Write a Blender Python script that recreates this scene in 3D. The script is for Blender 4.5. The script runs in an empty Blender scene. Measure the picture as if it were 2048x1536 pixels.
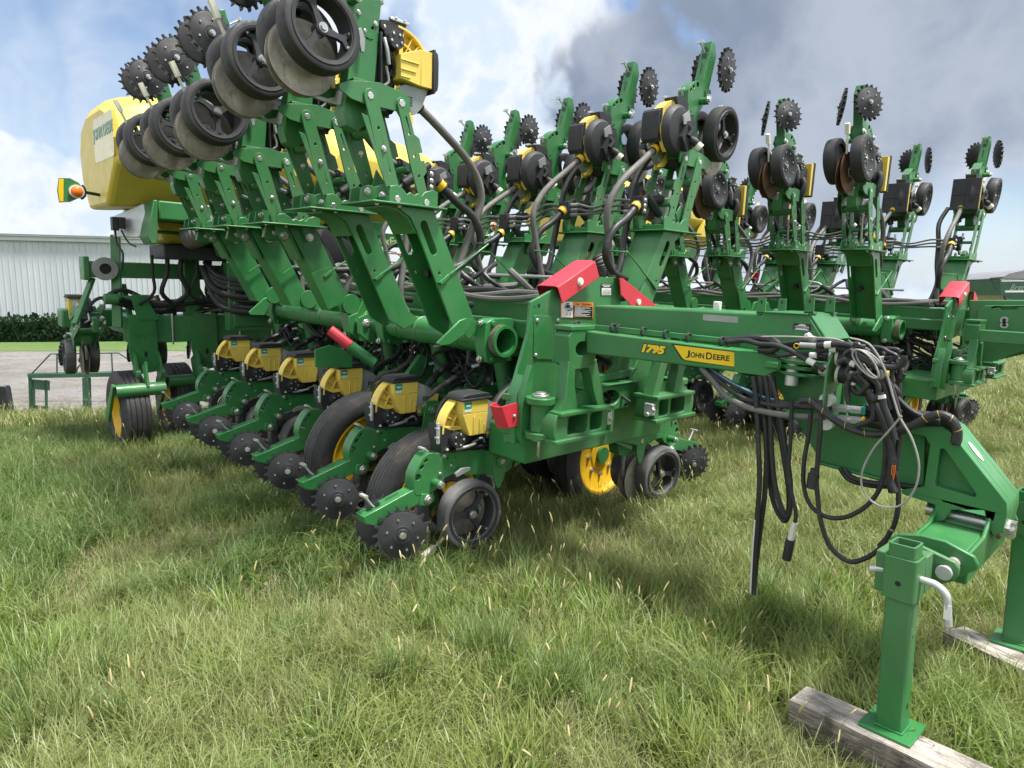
import bpy, bmesh, math, random
import numpy as np
from mathutils import Matrix, Vector, geometry, noise as mnoise
R = math.radians
rng = random.Random(7)
nrg = np.random.default_rng(7)
scene = bpy.context.scene
col = scene.collection

# ------------------------------------------------------------ camera
CAM = np.array([3.12719, -2.07306, 1.72325])      # in the planter's own frame
FOC = 1300.0                                       # focal length for a 2048 px wide picture
def _rot(yaw, pitch, roll):
    cy, sy = math.cos(yaw), math.sin(yaw)
    fw = np.array([math.cos(pitch)*cy, math.cos(pitch)*sy, math.sin(pitch)])
    rt = np.array([sy, -cy, 0.0]); up = np.cross(rt, fw)
    return math.cos(roll)*rt + math.sin(roll)*up, -math.sin(roll)*rt + math.cos(roll)*up, fw
RT, UP, FW = _rot(2.38429, -.16552, .03697)
TILT = R(3.1)                                      # the planter stands nose-down on its jacks
MP = Matrix.Translation((0, 0, .13)) @ Matrix.Rotation(TILT, 4, 'Y')
MPI = MP.inverted()
M3 = np.array(MP.to_3x3())
CW = np.array(MP @ Vector(CAM))
cam_d = bpy.data.cameras.new('camera'); cam = bpy.data.objects.new('camera', cam_d); col.objects.link(cam)
cam_d.sensor_width = 36.0; cam_d.lens = 36.0*FOC/2048.0; cam_d.clip_end = 3000; cam_d.clip_start = .05
_m = np.eye(4); _m[:3, 0] = M3 @ RT; _m[:3, 1] = M3 @ UP; _m[:3, 2] = -(M3 @ FW); _m[:3, 3] = CW
cam.matrix_world = Matrix(_m.tolist()); scene.camera = cam
# where a sight line meets a plane of the planter's frame (X, Y or Z = v) or the ground
def _ray(px, py): return FW + RT*(px-1024)/FOC - UP*(py-768)/FOC
def PX(px, py, v): d = _ray(px, py); return Vector(CAM + d*(v-CAM[0])/d[0])
def PY(px, py, v): d = _ray(px, py); return Vector(CAM + d*(v-CAM[1])/d[1])
def PZ(px, py, v): d = _ray(px, py); return Vector(CAM + d*(v-CAM[2])/d[2])
def PD(px, py, v): return Vector(CAM + _ray(px, py)*v)
def GW(px, py, z=0.0): d = M3 @ _ray(px, py); return Vector(CW + d*(z-CW[2])/d[2])
WR = M3 @ RT; WF = M3 @ FW; WF = np.array([WF[0], WF[1], 0]); WF /= np.linalg.norm(WF)
WR = np.array([WR[0], WR[1], 0]); WR /= np.linalg.norm(WR)
def RD(r, d, z=0.0): return Vector((CW[0]+WR[0]*r+WF[0]*d, CW[1]+WR[1]*r+WF[1]*d, z))   # metres right / ahead of the viewer

# ------------------------------------------------------------ render settings
vs = scene.view_settings
scene.display_settings.display_device = 'sRGB'
vs.view_transform = 'Standard'; vs.look = 'None'; vs.gamma = 1.0; vs.use_curve_mapping = False
vs.exposure = 1.6
scene.cycles.max_bounces = 6; scene.cycles.diffuse_bounces = 3; scene.cycles.glossy_bounces = 3
scene.cycles.transmission_bounces = 4; scene.cycles.transparent_max_bounces = 8
scene.cycles.use_adaptive_sampling = True; scene.cycles.adaptive_threshold = .02
scene.cycles.use_denoising = True

# ------------------------------------------------------------ sun and sky
SUN_EL = R(68)
_sd = WR*.9 - WF*.35; _sd /= np.linalg.norm(_sd)
SUN_AZ = math.atan2(_sd[1], _sd[0])
sun_d = bpy.data.lights.new('sun', 'SUN'); sun = bpy.data.objects.new('sun', sun_d); col.objects.link(sun)
sun_d.energy = 2.6; sun_d.angle = R(10); sun_d.color = (1, .955, .88)
_dir = Vector((math.cos(SUN_EL)*math.cos(SUN_AZ), math.cos(SUN_EL)*math.sin(SUN_AZ), math.sin(SUN_EL)))
sun.rotation_euler = _dir.to_track_quat('Z', 'Y').to_euler(); sun.location = (0, 0, 30)

world = bpy.data.worlds.new("World"); scene.world = world; world.use_nodes = True
class NT:
    """small helper for node trees"""
    def __init__(s, tree): s.t = tree; s.n = tree.nodes; s.l = tree.links
    def new(s, typ, **kw):
        n = s.n.new(typ)
        ins = kw.pop('ins', {})
        for k, v in kw.items(): setattr(n, k, v)
        for k, v in ins.items(): s.set(n, k, v)
        return n
    def set(s, n, k, v):
        sk = n.inputs[k]
        if isinstance(v, bpy.types.NodeSocket): s.l.new(v, sk)
        else: sk.default_value = v
    def math(s, op, a, b=None, c=None, clamp=False):
        n = s.new('ShaderNodeMath', operation=op, use_clamp=clamp); s.set(n, 0, a)
        if b is not None: s.set(n, 1, b)
        if c is not None: s.set(n, 2, c)
        return n.outputs[0]
    def vmath(s, op, a, b=None, out=0):
        n = s.new('ShaderNodeVectorMath', operation=op); s.set(n, 0, a)
        if b is not None: s.set(n, 1, b)
        return n.outputs[out]
    def mapr(s, v, a, b, c=0.0, d=1.0, smooth=True):
        n = s.new('ShaderNodeMapRange', interpolation_type='SMOOTHSTEP' if smooth else 'LINEAR')
        for k, x in zip((0, 1, 2, 3, 4), (v, a, b, c, d)): s.set(n, k, x)
        return n.outputs[0]
    def mix(s, f, a, b, typ='MIX'):
        n = s.new('ShaderNodeMix', data_type='RGBA', blend_type=typ)
        s.set(n, 0, f); s.set(n, 6, a); s.set(n, 7, b); return n.outputs[2]
    def noise(s, vec, scale, detail=4, rough=.55, lac=2.0, dist=0.0, out=0):
        n = s.new('ShaderNodeTexNoise'); n.noise_dimensions = '3D'
        if vec is not None: s.set(n, 'Vector', vec)
        s.set(n, 'Scale', scale); s.set(n, 'Detail', detail); s.set(n, 'Roughness', rough); s.set(n, 'Lacunarity', lac); s.set(n, 'Distortion', dist)
        return n.outputs[out]
w = NT(world.node_tree); w.n.clear()
tc = w.new('ShaderNodeTexCoord').outputs['Generated']
sky = w.new('ShaderNodeTexSky', sky_type='NISHITA'); sky.sun_disc = False
sky.sun_elevation = SUN_EL; sky.sun_rotation = math.pi/2 - SUN_AZ
sky.air_density = 1.0; sky.dust_density = 1.5; sky.ozone_density = 1.0
bg_sky = w.new('ShaderNodeBackground', ins={'Color': sky.outputs[0], 'Strength': .062})
sep = w.new('ShaderNodeSeparateXYZ', ins={0: tc})
zc = w.math('MAXIMUM', sep.outputs[2], 0.0)
den = w.math('ADD', zc, .22)
comb = w.new('ShaderNodeCombineXYZ', ins={0: w.math('DIVIDE', sep.outputs[0], den), 1: w.math('DIVIDE', sep.outputs[1], den), 2: 0.0})
pl = comb.outputs[0]
def wd(px, py): d = M3 @ _ray(px, py); return tuple(d/np.linalg.norm(d))
warp = w.noise(tc, 2.4, 4, .55, out=1)
wdir = w.vmath('NORMALIZE', w.vmath('ADD', tc, w.vmath('MULTIPLY', w.vmath('SUBTRACT', warp, (.5, .5, .5)), (.16, .16, .16))))
def blob(px, py, r0, r1, src=None):
    """soft cloud bank around a direction; angles in degrees"""
    d = w.vmath('DOT_PRODUCT', src or wdir, wd(px, py), out=1)
    return w.mapr(d, math.cos(R(r1)), math.cos(R(r0)))
def billow(vec, sc, det, rough):
    """puffy cells: folded noise"""
    return w.math('ABSOLUTE', w.math('MULTIPLY_ADD', w.noise(vec, sc, det, rough), 2.0, -1.0))
fb = w.math('ADD', w.noise(wdir, 2.2, 5, .5), w.math('MULTIPLY', w.math('SUBTRACT', .16, billow(wdir, 5.0, 4, .5)), .55))
fb2 = w.math('ADD', w.noise(wdir, 4.6, 4, .5), w.math('MULTIPLY', w.math('SUBTRACT', .16, billow(wdir, 11.0, 5, .55)), .6))
puff = w.math('ADD', w.math('MULTIPLY', w.math('SUBTRACT', fb, .5), 1.9), w.math('MULTIPLY', w.math('SUBTRACT', fb2, .5), .7))
away = w.math('SUBTRACT', 1.0, blob(1024, 400, 44, 58, tc))
def bank(parts, lo, hi):
    """puffy-edged cloud mask from soft banks"""
    m = parts[0]
    for q in parts[1:]: m = w.math('MAXIMUM', m, q)
    return w.mapr(w.math('ADD', m, puff), lo, hi)
def k(v, f): return w.math('MULTIPLY', v, f)
# banks seen in the picture: a big grey one right of centre, a smaller one left of it, bright cumulus between and to the horizon
grey = bank([blob(1700, 120, 5, 22, tc), blob(2000, 230, 6, 18, tc), k(blob(1290, 200, 2, 12, tc), .80), k(blob(1480, 30, 3, 12, tc), .9)], .42, .70)
grey = w.math('MULTIPLY', grey, w.math('SUBTRACT', 1.0, k(blob(1960, 520, 2, 9, tc), .9)))
grey_far = w.mapr(w.noise(tc, 1.7, 5, .55), .56, .74, 0.0, .6)
grey = w.math('MAXIMUM', grey, w.math('MULTIPLY', grey_far, away))
white = bank([blob(980, 200, 5, 18, tc), blob(40, 450, 1, 8, tc), k(blob(870, 30, 3, 16, tc), .95), blob(1500, 640, 12, 30, tc), k(away, .62), k(blob(300, 110, 2, 12, tc), .38)], .40, .80)
white = w.math('MAXIMUM', white, w.mapr(zc, .0, .16, .7, 0.0))
white = w.math('MAXIMUM', white, k(w.mapr(fb, .40, .68), .58))
shade = w.mapr(fb2, .40, .60)
c_white = w.mix(shade, (.25, .29, .345, 1), (.32, .332, .35, 1))
c_white = w.mix(away, c_white, (.54, .55, .56, 1))  # unseen clouds outside the view made brighter, added as fill light
c_grey = w.mix(w.mapr(w.math('ADD', k(w.noise(wdir, 2.4, 4, .5), .72), k(fb2, .28)), .38, .62), (.092, .112, .150, 1), (.165, .186, .222, 1))
bg_w = w.new('ShaderNodeBackground', ins={'Color': c_white, 'Strength': 1.0})
bg_g = w.new('ShaderNodeBackground', ins={'Color': c_grey, 'Strength': 1.0})
m1 = w.new('ShaderNodeMixShader', ins={0: w.math('MULTIPLY', white, .97), 1: bg_sky.outputs[0], 2: bg_w.outputs[0]})
m2 = w.new('ShaderNodeMixShader', ins={0: grey, 1: m1.outputs[0], 2: bg_g.outputs[0]})
wo = w.new('ShaderNodeOutputWorld', ins={0: m2.outputs[0]})

# ------------------------------------------------------------ materials
MATS = {}
def mat(name, color, rough=.5, metal=0.0, var=.12, vscale=3.0, bump=0.0, bscale=60.0, coat=0.0, dirt=0.0, dirtcol=(.19, .17, .14), spec=.5, dirtscale=7.0):
    m = bpy.data.materials.new(name); m.use_nodes = True
    t = NT(m.node_tree); b = t.n['Principled BSDF']
    tcn = t.new('ShaderNodeTexCoord').outputs['Object']
    n1 = t.noise(tcn, vscale, 5, .6)
    c0 = tuple(x*(1-var) for x in color) + (1,); c1 = tuple(min(1, x*(1+var)) for x in color) + (1,)
    c = t.mix(t.mapr(n1, .3, .7), c0, c1)
    rg = t.mapr(t.noise(tcn, vscale*6, 5, .65), .3, .75, max(.05, rough-.08), min(1, rough+.12))
    if dirt:
        dm = t.mapr(t.noise(tcn, dirtscale, 8, .68), .62-.3*dirt, .82-.15*dirt, 0, min(1, .35+dirt*.6))
        c = t.mix(dm, c, dirtcol + (1,))
        rg = t.math('ADD', rg, t.math('MULTIPLY', dm, .3), clamp=True)
    if name == 'green_paint':                                  # dust film in broad patches, nicks and fine scuffs
        film = t.mapr(t.noise(tcn, .9, 6, .65, dist=.6), .42, .72, 0, .26)
        c = t.mix(film, c, (.15, .17, .115, 1))
        nick = t.mapr(t.noise(tcn, 38, 3, .6), .70, .76, 0, .55)
        c = t.mix(nick, c, (.12, .20, .12, 1))
        scr = t.mapr(t.noise(t.vmath('MULTIPLY', tcn, (3, 3, 55)), 4.0, 3, .6), .66, .74, 0, .22)
        c = t.mix(scr, c, (.10, .19, .10, 1))
        rg = t.math('ADD', rg, t.math('MULTIPLY', film, .7), clamp=True)
    t.set(b, 'Base Color', c); t.set(b, 'Roughness', rg); t.set(b, 'Metallic', metal)
    b.inputs['Specular IOR Level'].default_value = spec
    if coat: b.inputs['Coat Weight'].default_value = coat; b.inputs['Coat Roughness'].default_value = .12
    if bump:
        bn = t.new('ShaderNodeBump', ins={'Strength': bump, 'Distance': .004, 'Height': t.noise(tcn, bscale, 5, .65)})
        t.set(b, 'Normal', bn.outputs[0])
    MATS[name] = m
    return m
GREEN = mat('green_paint', (.026, .170, .046), .38, var=.14, vscale=2.2, coat=.10, dirt=.36, dirtcol=(.095, .155, .085), bump=.05, bscale=25)
YEL = mat('yellow_plastic', (.72, .54, .10), .45, var=.06, dirt=.12, dirtcol=(.42, .34, .14))
YELP = mat('yellow_paint', (.72, .43, .012), .38, var=.06, dirt=.16, dirtcol=(.35, .25, .08), coat=.2)
TANKY = mat('tank_plastic', (.62, .47, .075), .45, var=.06, vscale=1.2, dirt=.22, dirtcol=(.46, .38, .16))
BLK = mat('black_plastic', (.020, .021, .024), .6, var=.25, dirt=.25, dirtcol=(.07, .07, .065))
RUB = mat('black_rubber', (.022, .022, .025), .62, var=.25, vscale=6, dirt=.30, dirtcol=(.085, .08, .075), bump=.12, bscale=90)
RUBG = mat('worn_rubber', (.085, .085, .086), .7, var=.25, vscale=6, dirt=.7, dirtcol=(.19, .185, .175), bump=.15, bscale=110)
TYRE = mat('tyre_rubber', (.020, .021, .023), .62, var=.25, vscale=5, dirt=.46, dirtcol=(.10, .078, .056), bump=.2, bscale=70)
HOSE = mat('hose_rubber', (.018, .018, .02), .5, var=.2, dirt=.3, dirtcol=(.10, .095, .09))
HOSEG = mat('grey_hose', (.115, .11, .105), .62, var=.2, dirt=.4, dirtcol=(.22, .205, .185))
STEEL = mat('zinc_steel', (.52, .52, .50), .32, metal=.85, var=.15, dirt=.1)
GALV = mat('galvanised', (.55, .56, .57), .42, metal=.5, var=.12)
DISC = mat('worn_disc_steel', (.33, .305, .265), .45, metal=.3, var=.25, vscale=8, dirt=.55, dirtcol=(.15, .09, .05), dirtscale=14)
DISCR = mat('rusty_disc_steel', (.13, .072, .04), .65, metal=.2, var=.25, vscale=8, dirt=.4, dirtcol=(.12, .05, .02))
RED = mat('red_plastic', (.56, .035, .055), .4, var=.06, dirt=.12, dirtcol=(.4, .08, .08))
ORANGE = mat('orange_lens', (.85, .17, .01), .25, var=.1)
WHITE = mat('white_plastic', (.62, .62, .59), .5, var=.08, dirt=.15)
CREAM = mat('cream_tag', (.70, .67, .56), .6, var=.08)
RUST = mat('rusty_steel', (.20, .085, .04), .75, var=.3, vscale=12)
CAST = mat('grey_casting', (.33, .34, .34), .5, metal=.5, var=.15, dirt=.3)
SMOKE = mat('smoky_plastic', (.22, .25, .245), .3, var=.2)
DECB = mat('black_print', (.012, .012, .012), .4)
DECY = mat('yellow_print', (.78, .52, .01), .35, var=.03)
DECW = mat('white_print', (.7, .7, .68), .45, var=.03)
DECO = mat('orange_print', (.75, .23, .02), .4, var=.03)
DECG = mat('pale_green_print', (.42, .55, .22), .45, var=.05)
TEAL = mat('teal_print', (.02, .30, .20), .45, var=.05)
BLUE = mat('blue_print', (.10, .33, .55), .5, var=.1)
DGRN = mat('old_green_paint', (.03, .10, .055), .55, var=.2, dirt=.4, dirtcol=(.16, .13, .10))

# ------------------------------------------------------------ mesh helpers
class MB:
    def __init__(s): s.v = []; s.f = []; s.m = []; s.mats = []; s.mi = 0
    def use(s, m):
        if m not in s.mats: s.mats.append(m)
        s.mi = s.mats.index(m); return s
    def add(s, vs, fs):
        o = len(s.v); s.v += [tuple(p) for p in vs]
        for f in fs: s.f.append([o+i for i in f]); s.m.append(s.mi)
    def box(s, lo, hi, mtx=None):
        x0, y0, z0 = lo; x1, y1, z1 = hi
        vs = [Vector(p) for p in ((x0,y0,z0),(x1,y0,z0),(x1,y1,z0),(x0,y1,z0),(x0,y0,z1),(x1,y0,z1),(x1,y1,z1),(x0,y1,z1))]
        if mtx is not None: vs = [mtx @ p for p in vs]
        s.add(vs, [(0,3,2,1),(4,5,6,7),(0,1,5,4),(1,2,6,5),(2,3,7,6),(3,0,4,7)]); return s
    def bar(s, a, b, wx, wy=None, up=(0, 0, 1), ext=0.0):
        """rectangular bar from a to b; wx across, wy along up"""
        a = Vector(a); b = Vector(b); wy = wy or wx
        d = (b-a).normalized(); a = a-d*ext; b = b+d*ext
        sx = d.cross(Vector(up))
        if sx.length < 1e-4: sx = d.cross(Vector((1, 0, 0)))
        sx.normalize(); sy = sx.cross(d)
        vs = []
        for p in (a, b):
            for i, j in ((-1,-1),(1,-1),(1,1),(-1,1)): vs.append(p + sx*(i*wx/2) + sy*(j*wy/2))
        s.add(vs, [(3,2,1,0),(4,5,6,7),(0,1,5,4),(1,2,6,5),(2,3,7,6),(3,0,4,7)]); return s
    def prism(s, loops, fr, d0, d1):
        """loops: list of 2D loops (first outer, rest holes); fr: (origin, u, v, n); extruded from d0 to d1 along n"""
        o, u, v, n = [Vector(q) for q in fr]
        if not isinstance(loops[0][0], (tuple, list)): loops = [loops]
        L3 = [[Vector((p[0], p[1], 0)) for p in lp] for lp in loops]
        tris = geometry.tessellate_polygon(L3)
        flat = [p for lp in L3 for p in lp]
        nb = len(flat)
        vs = [o+u*p.x+v*p.y+n*d0 for p in flat] + [o+u*p.x+v*p.y+n*d1 for p in flat]
        fs = []
        if len(L3) == 1:
            fs += [tuple(range(nb)), tuple(range(2*nb-1, nb-1, -1))]
        else:
            for t in tris: fs.append(t); fs.append((t[0]+nb, t[2]+nb, t[1]+nb))
        k = 0
        for lp in L3:
            c = len(lp)
            for i in range(c):
                j = (i+1) % c; fs.append((k+i, k+j, k+j+nb, k+i+nb))
            k += c
        s.add(vs, fs); return s
    def px(s, loops, x0, x1): return s.prism(loops, ((0,0,0),(0,1,0),(0,0,1),(1,0,0)), x0, x1)   # loops in (y,z)
    def py(s, loops, y0, y1): return s.prism(loops, ((0,0,0),(1,0,0),(0,0,1),(0,1,0)), y0, y1)   # loops in (x,z)
    def pz(s, loops, z0, z1): return s.prism(loops, ((0,0,0),(1,0,0),(0,1,0),(0,0,1)), z0, z1)
    def tube(s, pts, r, n=10, sm=4, caps=True, rad=None):
        P = [Vector(p) for p in pts]
        if sm > 1 and len(P) > 2:
            Q = []
            for i in range(len(P)-1):
                p0 = P[max(i-1, 0)]; p1 = P[i]; p2 = P[i+1]; p3 = P[min(i+2, len(P)-1)]
                for k in range(sm):
                    t = k/sm
                    Q.append(.5*((2*p1)+(p2-p0)*t+(2*p0-5*p1+4*p2-p3)*t*t+(3*p1-p0-3*p2+p3)*t**3))
            Q.append(P[-1]); P = Q
        vs = []; fs = []; up = None
        for i, p in enumerate(P):
            d = (P[min(i+1, len(P)-1)]-P[max(i-1, 0)])
            d = d.normalized() if d.length > 1e-9 else Vector((0, 0, 1))
            if up is None: up = d.orthogonal().normalized()
            up = up - d*up.dot(d)
            if up.length < 1e-6: up = d.orthogonal()
            up.normalize(); sd = d.cross(up)
            rr = r if rad is None else rad(i, len(P))
            for k in range(n):
                a = 2*math.pi*k/n; vs.append(p + up*(rr*math.cos(a)) + sd*(rr*math.sin(a)))
        for i in range(len(P)-1):
            for k in range(n):
                k2 = (k+1) % n; fs.append((i*n+k, i*n+k2, (i+1)*n+k2, (i+1)*n+k))
        if caps: fs.append(tuple(range(n-1, -1, -1))); fs.append(tuple((len(P)-1)*n+k for k in range(n)))
        s.add(vs, fs); return s
    def cyl(s, a, b, r, n=16): return s.tube([a, b], r, n, 1)
    def lathe(s, prof, c=(0,0,0), ax=(1,0,0), n=32, closed=True):
        """prof: [(radius, along)] ; closed joins last to first"""
        ax = Vector(ax).normalized(); u = ax.orthogonal().normalized(); v = ax.cross(u); c = Vector(c)
        vs = []; m = len(prof)
        for k in range(n):
            a = 2*math.pi*k/n; e = u*math.cos(a)+v*math.sin(a)
            for r, t in prof: vs.append(c+e*r+ax*t)
        fs = []
        for k in range(n):
            k2 = (k+1) % n
            for i in range(m if closed else m-1):
                j = (i+1) % m; fs.append((k*m+i, k*m+j, k2*m+j, k2*m+i))
        s.add(vs, fs); return s
    def disc(s, c, ax, r, t, n=20):
        a = Vector(c); ax = Vector(ax).normalized(); return s.tube([a-ax*t/2, a+ax*t/2], r, n, 1)
    def bolt(s, c, ax, r=.014, t=.016):
        """washer and hex head"""
        ax = Vector(ax).normalized(); c = Vector(c); old = s.mi; s.use(STEEL)
        s.tube([c-ax*.004, c+ax*.005], r*1.45, 14, 1); s.tube([c, c+ax*t], r, 6, 1); s.mi = old; return s
    def xform(s, M):
        s.v = [tuple(M @ Vector(p)) for p in s.v]; return s
    def mesh(s, name, sharp=35):
        me = bpy.data.meshes.new(name); me.from_pydata(s.v, [], s.f)
        for m in s.mats: me.materials.append(m)
        if len(s.mats) > 1: me.polygons.foreach_set('material_index', s.m)
        bm = bmesh.new(); bm.from_mesh(me); bmesh.ops.recalc_face_normals(bm, faces=bm.faces); bm.to_mesh(me); bm.free()
        me.polygons.foreach_set('use_smooth', [True]*len(me.polygons)); me.set_sharp_from_angle(angle=R(sharp)); me.update()
        return me
def link(name, me, parent=None, M=None, bevel=0.0, label=None):
    o = bpy.data.objects.new(name, me); col.objects.link(o)
    if parent is not None: o.parent = parent
    if M is not None: o.matrix_local = M
    if bevel:
        b = o.modifiers.new('bevel', 'BEVEL'); b.width = bevel; b.segments = 2; b.limit_method = 'ANGLE'; b.angle_limit = R(40); b.use_clamp_overlap = True
    if label: o['label'] = label
    return o
def build(name, mb, parent=None, M=None, bevel=0.0, label=None, sharp=35): return link(name, mb.mesh(name, sharp), parent, M, bevel, label)
def tag(o, label=None, cat=None, group=None, kind=None):
    if label: o['label'] = label
    if cat: o['category'] = cat
    if group: o['group'] = group
    if kind: o['kind'] = kind
    return o
def empty(name, M=None):
    o = bpy.data.objects.new(name, None); col.objects.link(o); o.empty_display_size = .2
    if M is not None: o.matrix_world = M
    return o
def arc(cx, cy, r, a0, a1, n=8):
    return [(cx+r*math.cos(R(a0+(a1-a0)*i/n)), cy+r*math.sin(R(a0+(a1-a0)*i/n))) for i in range(n+1)]
def slot(cx, cy, ang, L, r, n=6):
    """stadium loop, long axis at ang degrees"""
    ca, sa = math.cos(R(ang)), math.sin(R(ang)); e = max(0, L/2-r)
    a = arc(cx+ca*e, cy+sa*e, r, ang-90, ang+90, n); b = arc(cx-ca*e, cy-sa*e, r, ang+90, ang+270, n)
    return a+b
def circ(cx, cy, r, n=16): return [(cx+r*math.cos(2*math.pi*i/n), cy+r*math.sin(2*math.pi*i/n)) for i in range(n)]
def rrect(x0, y0, x1, y1, r, n=4):
    return arc(x1-r, y1-r, r, 0, 90, n)+arc(x0+r, y1-r, r, 90, 180, n)+arc(x0+r, y0+r, r, 180, 270, n)+arc(x1-r, y0+r, r, 270, 360, n)
def text_mesh(body, size, bold=0.0, m=None, extrude=.0006, spacing=1.0, shear=0.0, align='CENTER'):
    cu = bpy.data.curves.new('lettering', 'FONT'); cu.body = body; cu.size = size; cu.align_x = align; cu.align_y = 'CENTER'
    cu.offset = bold; cu.extrude = extrude; cu.space_character = spacing; cu.shear = shear; cu.resolution_u = 4
    o = bpy.data.objects.new('lettering', cu); col.objects.link(o)
    dg = bpy.context.evaluated_depsgraph_get(); dg.update()
    me = bpy.data.meshes.new_from_object(o.evaluated_get(dg)); bpy.data.objects.remove(o)
    me.materials.clear(); me.materials.append(m or DECB)
    return me
def frame_m(o, u, v):
    """matrix with x axis u, y axis v, origin o"""
    u = Vector(u).normalized(); v = Vector(v); n = u.cross(v).normalized(); v = n.cross(u)
    m = Matrix.Identity(4)
    for i in range(3): m[i][0] = u[i]; m[i][1] = v[i]; m[i][2] = n[i]; m[i][3] = o[i]
    return m

# ------------------------------------------------------------ ground, yard, lawn
def BD(px, py, d):
    q = M3 @ _ray(px, py); t = d/float(q @ WF); return Vector(CW + q*t)
def fbm(x, y, s, seed=0.0): return mnoise.fractal(Vector((x*s, y*s, seed)), 1.0, 2.0, 4)
def gz(x, y):
    d = (x-CW[0])*WF[0]+(y-CW[1])*WF[1]; r = (x-CW[0])*WR[0]+(y-CW[1])*WR[1]
    k = max(0.0, min(1.0, (9.0-d)/2.0)) if r < 4 else max(0.0, min(1.0, (17.0-d)/3.0))
    return (.035*mnoise.noise(Vector((x*.9, y*.9, 3.1))) + .02*mnoise.noise(Vector((x*2.3, y*2.3, 9.1)))) * k
def ground_mat():
    m = bpy.data.materials.new('ground_soil'); m.use_nodes = True; t = NT(m.node_tree); b = t.n['Principled BSDF']
    p = t.new('ShaderNodeNewGeometry').outputs['Position']
    c = t.mix(t.mapr(t.noise(p, .5, 6, .6), .35, .65), (.062, .088, .024, 1), (.115, .128, .042, 1))
    c = t.mix(t.mapr(t.noise(p, 1.3, 6, .65), .55, .72), c, (.15, .115, .07, 1))
    c = t.mix(t.mapr(t.noise(p, 42, 4, .7), .45, .75, 0, .55), c, (.028, .026, .014, 1))
    far = t.math('SUBTRACT', t.vmath('LENGTH', t.vmath('SUBTRACT', p, tuple(CW)), out=1), 24.0)
    fc = t.mix(t.mapr(t.noise(p, .05, 5, .6), .35, .65), (.075, .105, .03, 1), (.20, .165, .085, 1))
    c = t.mix(t.mapr(far, 0, 12), c, fc)
    t.set(b, 'Base Color', c); t.set(b, 'Roughness', .95); b.inputs['Specular IOR Level'].default_value = .15
    bn = t.new('ShaderNodeBump', ins={'Strength': .8, 'Distance': .03, 'Height': t.noise(p, 55, 5, .7)}); t.set(b, 'Normal', bn.outputs[0])
    return m
xs = np.unique(np.concatenate([[-1500, -600, -250, -120, -60, -35, -24], np.arange(-18, 22, .3), [28, 40, 70, 140, 300, 700, 1500]]))
gm = MB(); gm.use(ground_mat())
gv = [(x, y, gz(x, y) if -18 < x < 21 and -18 < y < 21 else 0.0) for x in xs for y in xs]
nx = len(xs); gm.add(gv, [(i*nx+j, (i+1)*nx+j, (i+1)*nx+j+1, i*nx+j+1) for i in range(nx-1) for j in range(nx-1)])
tag(build('ground', gm), kind='structure')

def flat_poly(name, pts, z, m, kind='structure'):
    b = MB(); b.use(m); b.add([(p[0], p[1], z) for p in pts], [tuple(range(len(pts)))]); o = build(name, b); return tag(o, kind=kind)
def gravel_mat():
    m = bpy.data.materials.new('crushed_gravel'); m.use_nodes = True; t = NT(m.node_tree); b = t.n['Principled BSDF']
    p = t.new('ShaderNodeNewGeometry').outputs['Position']
    vor = t.new('ShaderNodeTexVoronoi', ins={'Vector': p, 'Scale': 22.0})
    c = t.mix(t.mapr(t.noise(p, .35, 5, .6), .35, .65), (.215, .205, .195, 1), (.30, .29, .28, 1))
    c = t.mix(t.math('MULTIPLY', vor.outputs['Color'], .6), c, (.12, .112, .102, 1))
    st = t.vmath('MULTIPLY', p, (1, 1, 1))
    c = t.mix(t.mapr(t.noise(p, 1.1, 8, .75), .46, .62, 0, .75), c, (.15, .13, .105, 1))
    c = t.mix(t.mapr(t.noise(p, 5.0, 6, .75), .56, .66, 0, .75), c, (.10, .092, .08, 1))
    t.set(b, 'Base Color', c); t.set(b, 'Roughness', .9)
    h = t.math('ADD', vor.outputs['Distance'], t.noise(p, 9, 6, .7))
    bn = t.new('ShaderNodeBump', ins={'Strength': .9, 'Distance': .05, 'Height': h}); t.set(b, 'Normal', bn.outputs[0])
    return m
GRAV = gravel_mat()
yard = [RD(-60, 8.9), RD(-14, 9.2), RD(-7.2, 9.35), RD(-6.2, 9.6), RD(-5.3, 9.7), RD(-4.6, 10.0), RD(-3.6, 10.2), RD(-2.4, 11.0), RD(0, 14.5), RD(5, 20), RD(14, 23.6), RD(60, 26.0), RD(60, 28.6), RD(14, 26.0), RD(4, 23.6), RD(-8, 22.2), RD(-60, 21.6)]
_e = []
for i, p in enumerate(yard):
    q = yard[(i+1) % len(yard)]; n = max(1, int((q-p).length/.5)) if (q-p).length < 30 else 1
    for k in range(n):
        s = p.lerp(q, k/n); j = .16 if n > 1 else 0
        _e.append(s + Vector((WR[0]*rng.uniform(-j, j)+WF[0]*rng.uniform(-j, j), WR[1]*rng.uniform(-j, j)+WF[1]*rng.uniform(-j, j), 0)))
flat_poly('gravel_yard', _e, .012, GRAV)
def lawn_mat():
    m = bpy.data.materials.new('mown_lawn'); m.use_nodes = True; t = NT(m.node_tree); b = t.n['Principled BSDF']
    p = t.new('ShaderNodeNewGeometry').outputs['Position']
    c = t.mix(t.mapr(t.noise(p, .6, 5, .6), .35, .65), (.085, .15, .03, 1), (.115, .185, .045, 1))
    c = t.mix(t.mapr(t.noise(p, 9, 6, .7), .35, .75), c, (.055, .105, .02, 1))
    t.set(b, 'Base Color', c); t.set(b, 'Roughness', .9)
    bn = t.new('ShaderNodeBump', ins={'Strength': .8, 'Distance': .04, 'Height': t.noise(p, 14, 6, .7)}); t.set(b, 'Normal', bn.outputs[0])
    return m
LAWN = lawn_mat()
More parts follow.
